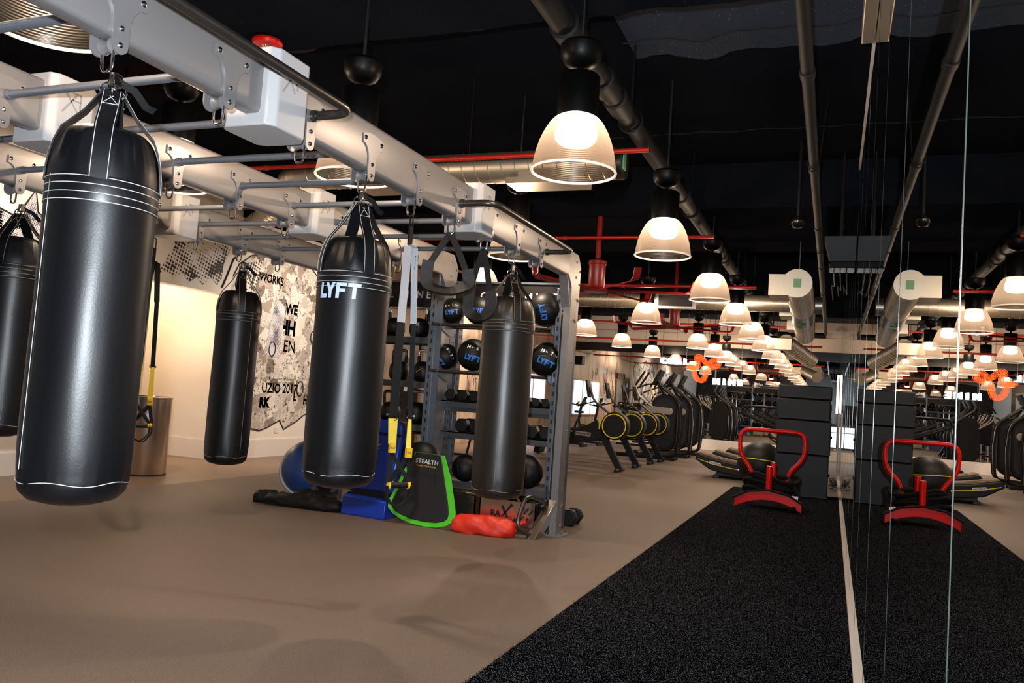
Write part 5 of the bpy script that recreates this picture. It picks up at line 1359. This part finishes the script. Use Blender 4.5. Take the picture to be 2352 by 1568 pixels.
# ------------------------------------------------------------------ curved treadmills
def make_treadmill(label, x, y):
    t = thing('curved_treadmill', label, 'treadmill', (x, y, 0), 0, 'curved manual treadmills beside the mirror wall')
    n = 24
    def top(q): return 0.30 + 0.15 * ((q - 0.55) / 0.55) ** 2 * (1.0 if q < 0.55 else 0.8)
    L = 1.85
    for s_, yy in ((0, 0.0), (1, 0.72)):
        tp = [(L * k / n, top(k / n) + 0.0) for k in range(n + 1)]
        bt = [(L * k / n, top(k / n) - 0.23 * min(1, 0.62 + 3.0 * min(k / n, 1 - k / n))) for k in range(n, -1, -1)]
        o = MB().prism([(-0.06, 0.335), (-0.05, 0.39)] + tp + bt, (0, yy + 0.10, 0), (1, 0, 0), (0, 0, 1), 0.10).build('side_panel', M['machine'], t, local=True, bevel=0.02)
        ys = yy - 0.004 if s_ == 0 else yy + 0.104
        MB().tube([(L * k / n, ys, top(k / n) - 0.10) for k in range(0, n)], 0.008, 6).build('yellow_line', M['yellow_ring'], o, local=True)
        if s_ == 0:
            pl = MB().prism(rrect(0, 0.22, 0, 0.055, 0.015, 3), (0.22, ys - 0.004, top(0.2) - 0.085), (1, 0, -0.16), (0.16, 0, 1), -0.004).build('badge', M['print_white'], o, local=True)
            put(text2d('TECHNOGYM', 0.036, 0.0012), lambda a, b_: V((0.33 + a * 0.9, ys - 0.0055, top(0.2) - 0.075 + b_ - 0.16 * a))).build('lettering', M['print_black'], pl, local=True)
    m = MB(); vs = []
    N = 60
    for k in range(N + 1):
        q = k / N; z = top(q) + 0.012
        for yy in (0.10, 0.72): vs.append((L * q, yy, z))
    m.raw(vs, [(2 * k, 2 * k + 1, 2 * k + 3, 2 * k + 2) for k in range(N)])
    b_ = m.build('running_belt', M['belt'], t, local=True, solid=0.02)
    MB().tube([(L * k / n, 0.41, top(k / n) + 0.026) for k in range(2, n - 1)], 0.005, 5).tube([(L * k / n, 0.11, top(k / n) + 0.026) for k in range(2, n - 1)], 0.006, 5).build('belt_edge', M['yellow'] if False else M['wood'], b_, local=True)
    MB().bb(0.35, 1.5, 0.05, 0.77, 0.05, 0.16).bb(0.30, 0.42, 0.02, 0.80, 0, 0.06).bb(1.4, 1.55, 0.02, 0.80, 0, 0.06).build('base_frame', M['machine_grey'], t, local=True, bevel=0.01)
    for yy in (0.0, 0.82):
        MB().tube(fillet([(1.50, yy, 0.25), (1.55, yy, 1.02), (0.98, yy, 1.24), (0.76, yy, 1.34), (0.84, yy, 1.46), (1.70, yy, 1.46)], 0.12, 6), 0.024, 12).build('hand_rail', M['machine'], t, local=True)
    MB().tube([(1.70, 0.0, 1.02), (1.74, 0.41, 1.05), (1.70, 0.82, 1.02)], 0.026, 10).build('cross_bar', M['machine'], t, local=True)
    c_ = MB().box((1.68, 0.41, 1.36), (0.05, 0.42, 0.30), Matrix.Rotation(0.35, 3, 'Y')).build('console', M['machine'], t, local=True, bevel=0.012)
    MB().box((1.652, 0.41, 1.362), (0.01, 0.34, 0.22), Matrix.Rotation(0.35, 3, 'Y')).build('screen', M['screen'], c_, local=True)
    MB().tube([(1.72, 0.41, 1.05), (1.70, 0.41, 1.25)], 0.03, 10).build('console_stem', M['machine'], t, local=True)
    return t
tm = make_treadmill('curved treadmill nearest the camera, its tan belt end beside the fitness ball', -2.42, 16.35)
for i, (y, lb) in enumerate(((17.75, 'second curved treadmill back, behind the nearest one and the foam boxes'), (19.15, 'third curved treadmill back along the mirror wall'), (20.55, 'last curved treadmill, nearest the far end wall'))):
    dup(tm, (-2.42 + 0.12 * (i + 1), y, 0), label=lb)

# ------------------------------------------------------------------ rowing machines
def make_rower(label, x, y):
    t = thing('rowing_machine', label, 'rowing machine', (x, y, 0), 0, 'rowing machines behind the rig')
    MB().prism([(-0.52, 0.98), (-0.38, 0.70), (-0.36, 0.62), (-0.75, 0.50), (-1.55, 0.43), (-1.6, 0.50), (-1.1, 0.66), (-0.72, 0.86)], (0, 0.06, 0), (1, 0, 0), (0, 0, 1), 0.12).build('frame_shell', M['machine'], t, local=True, bevel=0.015)
    pl = MB().prism(rrect(-0.98, -0.66, 0.60, 0.68, 0.02, 3), (0, -0.062, 0), (1, 0, -0.05), (0.05, 0, 1), -0.003).build('badge', M['machine_silver'], t, local=True)
    put(text2d('TECHNOGYM', 0.048, 0.0015), lambda a, b_: V((-0.80 + a, -0.0665, 0.68 + b_ - 0.05 * a))).build('lettering', M['print_black'], pl, local=True)
    dr = MB().lathe([(0.001, -0.13), (0.245, -0.13), (0.27, -0.11), (0.275, -0.06), (0.275, 0.10), (0.26, 0.13), (0.001, 0.13)], (-0.15, 0.0, 0.88), 44, (0, 1, 0)).build('flywheel_drum', M['machine'], t, local=True)
    MB().lathe([(0.232 + 0.011 * math.cos(a), 0.008 * math.sin(a)) for a in [2 * PI * k / 8 for k in range(8)]], (-0.15, -0.132, 0.88), 44, (0, 1, 0), close_v=True).build('yellow_ring', M['yellow_ring'], dr, local=True)
    MB().lathe([(0.276, -0.02), (0.279, -0.015), (0.279, 0.035), (0.276, 0.04)], (-0.15, 0.0, 0.88), 30, (0, 1, 0), arc=(-0.6, 0.9)).build('chrome_band', M['chrome'], dr, local=True)
    MB().prism([(-0.46, 0.66), (-0.30, 0.66), (0.06, 0.03), (-0.08, 0.03)], (0, 0.05, 0), (1, 0, 0), (0, 0, 1), 0.10).build('front_leg', M['machine'], t, local=True, bevel=0.01)
    MB().tube([(-0.02, -0.32, 0.03), (-0.02, 0.32, 0.03)], 0.035, 10).build('foot_bar', M['machine'], t, local=True)
    MB().bb(-2.75, -1.4, -0.045, 0.045, 0.40, 0.50).build('slide_rail', M['machine_grey'], t, local=True, bevel=0.01)
    MB().prism([(-2.72, 0.46), (-2.60, 0.46), (-2.66, 0.02), (-2.80, 0.02)], (0, 0.2, 0), (1, 0, 0), (0, 0, 1), 0.4).build('rear_leg', M['machine'], t, local=True, bevel=0.01)
    MB().box((-1.9, 0, 0.56), (0.30, 0.34, 0.07)).build('seat', M['rubber'], t, local=True, bevel=0.025)
    for yy in (-0.14, 0.14): MB().box((-1.2, yy, 0.62), (0.28, 0.11, 0.03), Matrix.Rotation(-0.6, 3, 'Y')).build('foot_rest', M['machine_grey'], t, local=True, bevel=0.006)
    MB().tube(fillet([(-0.24, 0, 1.08), (-0.62, 0, 1.34), (-0.72, 0, 1.62)], 0.1, 5), 0.022, 10).build('console_arm', M['dark_tube'], t, local=True)
    sc_ = MB().box((-0.74, 0, 1.58), (0.04, 0.26, 0.34), Matrix.Rotation(-0.2, 3, 'Y')).build('console', M['machine'], t, local=True, bevel=0.01)
    MB().box((-0.765, 0, 1.585), (0.006, 0.20, 0.26), Matrix.Rotation(-0.2, 3, 'Y')).build('screen', M['screen'], sc_, local=True)
    h = MB().tube(fillet([(-0.86, -0.24, 1.30), (-0.96, -0.10, 1.24), (-0.96, 0.10, 1.24), (-0.86, 0.24, 1.30)], 0.06, 4), 0.018, 10).build('handle', M['machine'], t, local=True)
    MB().sphere((-0.86, -0.25, 1.30), 0.024, 10, 8).sphere((-0.86, 0.25, 1.30), 0.024, 10, 8).build('handle_end', M['yellow_ring'], h, local=True)
    MB().tube([(-0.62, 0, 1.33), (-0.95, 0, 1.22)], 0.012, 8).build('handle_hook', M['machine'], t, local=True)
    MB().bb(-0.47, -0.45, -0.08, -0.06, 0.80, 1.05).build('yellow_line', M['yellow_ring'], t, local=True)
    return t
rw = make_rower('rowing machine nearest the camera with full yellow flywheel ring', -3.79, 15.6)
for y, x, lb in ((17.0, -3.77, 'second rowing machine back, its flywheel half behind the nearest'), (18.3, -3.73, 'third rowing machine back in the row'), (19.3, -3.70, 'last rowing machine, beside the silver armed cross trainer')):
    dup(rw, (x, y, 0), label=lb)

# ------------------------------------------------------------------ cross trainers
def make_cross(label, x, y, arm=True):
    t = thing('cross_trainer', label, 'cross trainer', (x, y, 0), 0, 'cross trainers in front of the far mirror')
    sh = MB().prism(rrect(-0.32, 0.34, 0.20, 1.62, 0.30, 7), (0, 0.0, 0), (1, 0, 0), (0, 0, 1), -0.30).build('side_shell', M['machine'], t, local=True, bevel=0.03)
    MB().prism(rrect(-0.25, 0.27, 0.30, 1.52, 0.24, 7), (0, -0.004, 0), (1, 0, 0), (0, 0, 1), -0.006).build('inner_panel', M['machine_grey'], sh, local=True)
    put(text2d('TECHNOGYM', 0.075, 0.002), lambda a, b_: V((-0.20 - b_, -0.012, 0.80 + a))).build('lettering', M['print_white'], sh, local=True)
    MB().tube(fillet([(-0.15, -0.02, 1.85), (0.36, -0.02, 1.45), (0.42, -0.02, 0.85), (0.36, -0.02, 0.10), (-0.6, -0.02, 0.06)], 0.18, 6), 0.028, 12).tube(fillet([(-0.15, 0.32, 1.85), (0.36, 0.32, 1.45), (0.42, 0.32, 0.85), (0.36, 0.32, 0.10), (-0.6, 0.32, 0.06)], 0.18, 6), 0.028, 12).build('side_frame', M['machine'], t, local=True)
    MB().tube(fillet([(0.10, -0.03, 1.75), (0.40, -0.05, 1.42), (0.455, -0.05, 0.85), (0.42, -0.05, 0.2)], 0.16, 6), 0.007, 8).build('chrome_strip', M['chrome'], t, local=True)
    if arm:
        a_ = MB().prism(rrect(-1.15, 0.20, 1.12, 1.29, 0.08, 5), (0, -0.10, 0), (1, 0, -0.05), (0.05, 0, 1), 0.06).build('pedal_arm', M['machine_silver'], t, local=True, bevel=0.012)
        MB().prism(rrect(-1.2, -0.60, 1.11, 1.30, 0.06, 4), (0, -0.095, 0), (1, 0, -0.05), (0.05, 0, 1), 0.07).build('arm_cap', M['machine'], a_, local=True)
        MB().prism(rrect(-0.90, -0.70, 1.19, 1.225, 0.012, 3), (0, -0.167, 0), (1, 0, -0.05), (0.05, 0, 1), 0.003).build('badge', M['yellow_ring'], a_, local=True)
    for yy in (-0.12, 0.42):
        hb = MB().tube(fillet([(-0.25, yy, 1.28), (-0.62, yy, 1.52), (-0.72, yy, 1.80)], 0.14, 6), 0.022, 10).build('handle_lever', M['machine_silver'], t, local=True)
        MB().tube([(-0.72, yy, 1.80), (-0.50, yy, 2.16)], 0.026, 10).build('grip', M['rubber'], hb, local=True)
    MB().tube(fillet([(-1.0, -0.12, 1.40), (-0.95, -0.12, 1.62), (-0.40, -0.1, 1.85), (-0.1, 0.1, 1.85)], 0.1, 5), 0.022, 10).build('side_handle', M['machine'], t, local=True)
    MB().tube([(0.0, 0.15, 1.55), (-0.22, 0.15, 1.95)], 0.045, 10).build('mast', M['machine'], t, local=True)
    co = MB().box((-0.20, 0.15, 2.03), (0.06, 0.50, 0.42), Matrix.Rotation(0.45, 3, 'Y')).build('console', M['machine'], t, local=True, bevel=0.015)
    MB().box((-0.235, 0.15, 2.045), (0.006, 0.42, 0.30), Matrix.Rotation(0.45, 3, 'Y')).build('screen', M['gloss_black'], co, local=True)
    MB().box((-0.165, 0.15, 2.06), (0.004, 0.3, 0.12), Matrix.Rotation(0.45, 3, 'Y')).build('back_label', M['screen'], co, local=True)
    MB().bb(-1.3, 0.35, -0.08, -0.02, 0.0, 0.07).bb(-1.3, 0.35, 0.32, 0.38, 0.0, 0.07).bb(0.22, 0.32, -0.1, 0.4, 0, 0.07).build('base_frame', M['machine'], t, local=True, bevel=0.01)
    for yy in (0.02, 0.28): MB().cyl((-0.55, yy, 0.12), (-0.55, yy, 0.75), 0.035, seg=10).build('pedal_strut', M['chrome'], t, local=True)
    MB().bb(-1.15, -0.5, -0.05, 0.10, 0.28, 0.33).bb(-1.15, -0.5, 0.2, 0.35, 0.40, 0.45).build('pedal', M['rubber'], t, local=True, bevel=0.01)
    return t
ct = make_cross('cross trainer with pale silver arm just behind the rowing machines', -3.88, 20.1)
dup(ct, (-3.80, 21.5, 0), label='second cross trainer back, partly hidden by the silver armed one')
c3 = make_cross('dark cross trainer without silver arm, third back toward the far mirror', -3.78, 23.0, False)

# spin bikes further back on the left, seen above the rowers
def make_bike(label, x, y):
    t = thing('exercise_bike', label, 'exercise bike', (x, y, 0), 0, 'exercise bikes by the far mirror')
    MB().lathe([(0.001, -0.03), (0.22, -0.03), (0.24, 0.0), (0.22, 0.03), (0.001, 0.03)], (0.45, 0, 0.40), 30, (0, 1, 0)).build('flywheel', M['machine_grey'], t, local=True)
    MB().tube([(0.5, 0, 0.12), (0.30, 0, 0.75), (0.36, 0, 1.15)], 0.04, 10).tube([(0.40, 0, 0.5), (-0.25, 0, 0.45)], 0.045, 10).tube([(-0.45, 0, 0.1), (-0.2, 0, 0.9)], 0.035, 10).build('frame', M['machine'], t, local=True)
    MB().bb(0.45, 0.53, -0.28, 0.28, 0, 0.08).bb(-0.52, -0.44, -0.28, 0.28, 0, 0.08).bb(-0.5, 0.5, -0.03, 0.03, 0.04, 0.10).build('base', M['machine'], t, local=True)
    MB().box((-0.22, 0, 0.95), (0.27, 0.17, 0.07)).build('saddle', M['rubber'], t, local=True, bevel=0.025)
    MB().tube(fillet([(0.15, -0.22, 1.2), (0.40, -0.2, 1.16), (0.40, 0.2, 1.16), (0.15, 0.22, 1.2)], 0.06, 4), 0.018, 10).build('handlebar', M['machine'], t, local=True)
    c_ = MB().box((0.44, 0, 1.32), (0.03, 0.26, 0.2), Matrix.Rotation(0.4, 3, 'Y')).build('console', M['machine'], t, local=True)
    MB().lathe([(0.001, -0.02), (0.09, -0.02), (0.09, 0.02), (0.001, 0.02)], (0.02, 0.06, 0.38), 18, (0, 1, 0)).build('crank', M['chrome'], t, local=True)
    return t
bk = make_bike('exercise bike at the far left, nearest along the stained wall', -7.0, 22.2)
dup(bk, (-6.9, 23.6, 0), label='exercise bike at the far left, second along the stained wall')

# weight bench seen under the dumbbell shelves
t = thing('weight_bench', 'low bench with black sled legs seen under the dumbbell shelves', 'bench', (-7.2, 15.6, 0))
MB().bb(-8.2, -6.9, 15.4, 15.85, 0.42, 0.50).build('pad', M['rubber'], t, bevel=0.02)
for x in (-8.0, -7.45): MB().tube(fillet([(x, 15.45, 0.42), (x + 0.06, 15.45, 0.03), (x + 0.4, 15.45, 0.03), (x + 0.48, 15.45, 0.42)], 0.02, 2), 0.025, 6).build('leg', M['black'], t)

# ------------------------------------------------------------------ neon sign at the far mirror
NY = YB - 0.16
def sp2(pts, n=6):
    out = []; N = len(pts)
    for i in range(N):
        p0, p1, p2, p3 = (V((*pts[(i + k) % N], 0)) for k in (-1, 0, 1, 2))
        for k in range(n):
            u = k / n
            out.append(0.5 * ((2 * p1) + (p2 - p0) * u + (2 * p0 - 5 * p1 + 4 * p2 - p3) * u * u + (3 * p1 - p0 - 3 * p2 + p3) * u ** 3))
    return out
cp = [(195, 70), (225, 30), (280, 18), (335, 40), (375, 95), (410, 118), (450, 80), (510, 48), (565, 55), (600, 105), (590, 165), (540, 205), (470, 225), (425, 250), (405, 320), (375, 395), (305, 428), (225, 395), (180, 320), (160, 250), (110, 235), (78, 215), (85, 185), (130, 178), (200, 178), (225, 140)]
t = thing('neon_sign', 'glowing orange neon three lobed emblem in front of the far mirror', 'neon sign', (-3.95, NY, 2.55))
base = sp2(cp)
for k in range(5):
    pts = []
    N = len(base)
    for i in range(N):
        tg = (base[(i + 2) % N] - base[i - 2]).normalized(); nn = V((-tg.y, tg.x, 0))
        p = base[i] + nn * (15 * k)
        pts.append((-3.93 + (p.x - 335) * 0.00206, NY, 2.60 - (p.y - 220) * 0.0022))
    MB().tube(pts, 0.0065, 6, True).build('neon_tube', M['neon_orange'], t)
MB().cyl((-3.9, NY, 2.9), (-3.9, NY, CZ), 0.006, seg=6).cyl((-3.5, NY, 2.9), (-3.5, NY, CZ), 0.006, seg=6).build('hanger_wire', M['tube_steel'], t)
for s_, x, z, lb in (('COAL', -4.86, 2.78, 'glowing white COAL letters left of the orange neon emblem'), ('MINE', -3.12, 2.20, 'glowing white MINE letters right of the orange neon emblem')):
    t = thing('letter_sign', lb, 'letter sign', (x, NY, z))
    for i, ch in enumerate(s_):
        put(text2d(ch, 0.26, 0.012), lambda a, b_: V((x + (i - 1.5) * 0.245 + a, NY - 0.02, z + b_))).build('letter_' + ch.lower(), M['neon_white'], t, solid=0.04)
    MB().bb(x - 0.5, x + 0.5, NY + 0.02, NY + 0.05, z - 0.12, z - 0.09).build('mount_bar', M['black'], t)
    MB().cyl((x - 0.4, NY + 0.03, z - 0.1), (x - 0.4, NY + 0.03, CZ), 0.006, seg=6).cyl((x + 0.4, NY + 0.03, z - 0.1), (x + 0.4, NY + 0.03, CZ), 0.006, seg=6).build('hanger_wire', M['tube_steel'], t)

# white loudspeaker high on the stained wall, beside the rig post
t = thing('wall_speaker', 'black box speaker bracketed high on the stained wall, far end', 'speaker', (-8.7, 24.5, 2.6))
MB().box((-8.75, 24.5, 2.75), (0.3, 0.4, 0.32)).build('body', M['black'], t, bevel=0.02)
MB().cyl((-9, 24.5, 2.75), (-8.7, 24.5, 2.75), 0.03, seg=8).build('bracket', M['black'], t)

# ------------------------------------------------------------------ light of the place and added spots
light('corridor_light', 'POINT', (-10.35, 9.35, 2.85), 42, (1.0, 0.74, 0.46), 0.15)
light('corridor_fill', 'POINT', (-9.4, 9.5, 2.0), 14, (1.0, 0.80, 0.55), 0.25)
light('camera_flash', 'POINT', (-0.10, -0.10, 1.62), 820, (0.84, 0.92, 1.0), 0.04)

def add_helper_spot(label, loc, aim, power):  # added unseen spots that brighten the left wall and far mirror base
    t = thing('helper_spot', label, 'spotlight', loc, 0, 'added helper spotlights')
    d = (V(aim) - V(loc)).normalized(); c = V(loc)
    MB().tube([c - d * 0.10, c - d * 0.095, c + d * 0.06, c + d * 0.065], [0.03, 0.05, 0.05, 0.046], 16).build('can', M['housing'], t)
    MB().cyl(c - d * 0.02, (loc[0], loc[1], CZ), 0.012, seg=8).build('stem', M['housing'], t)
    MB().lathe([(0.001, 0.0), (0.042, 0.0), (0.042, 0.004)], c + d * 0.0655, 16, tuple(d)).build('lens', M['led'], t)
    o = light('helper_spot_light', 'SPOT', c + d * 0.09, power, (1.0, 0.84, 0.68), 0.05, spot_size=2.0, spot_blend=0.8)
    o.rotation_euler = d.to_track_quat('-Z', 'Y').to_euler()
add_helper_spot('added unseen spotlight brightening the torn collage mural', (-6.5, 11.6, 3.7), (-9, 12.0, 1.3), 420)
add_helper_spot('added unseen spotlight brightening the dotted mural left of the corridor', (-6.9, 6.0, 4.1), (-9, 6.6, 1.2), 330)
add_helper_spot('added unseen spotlight brightening the stained wall behind the rack', (-6.8, 18.6, 4.1), (-9, 19.5, 1.4), 700)
add_helper_spot('added unseen spotlight brightening the pale base of the far mirror', (-3.2, 24.9, 3.9), (-3.0, 26.55, 0.1), 420)
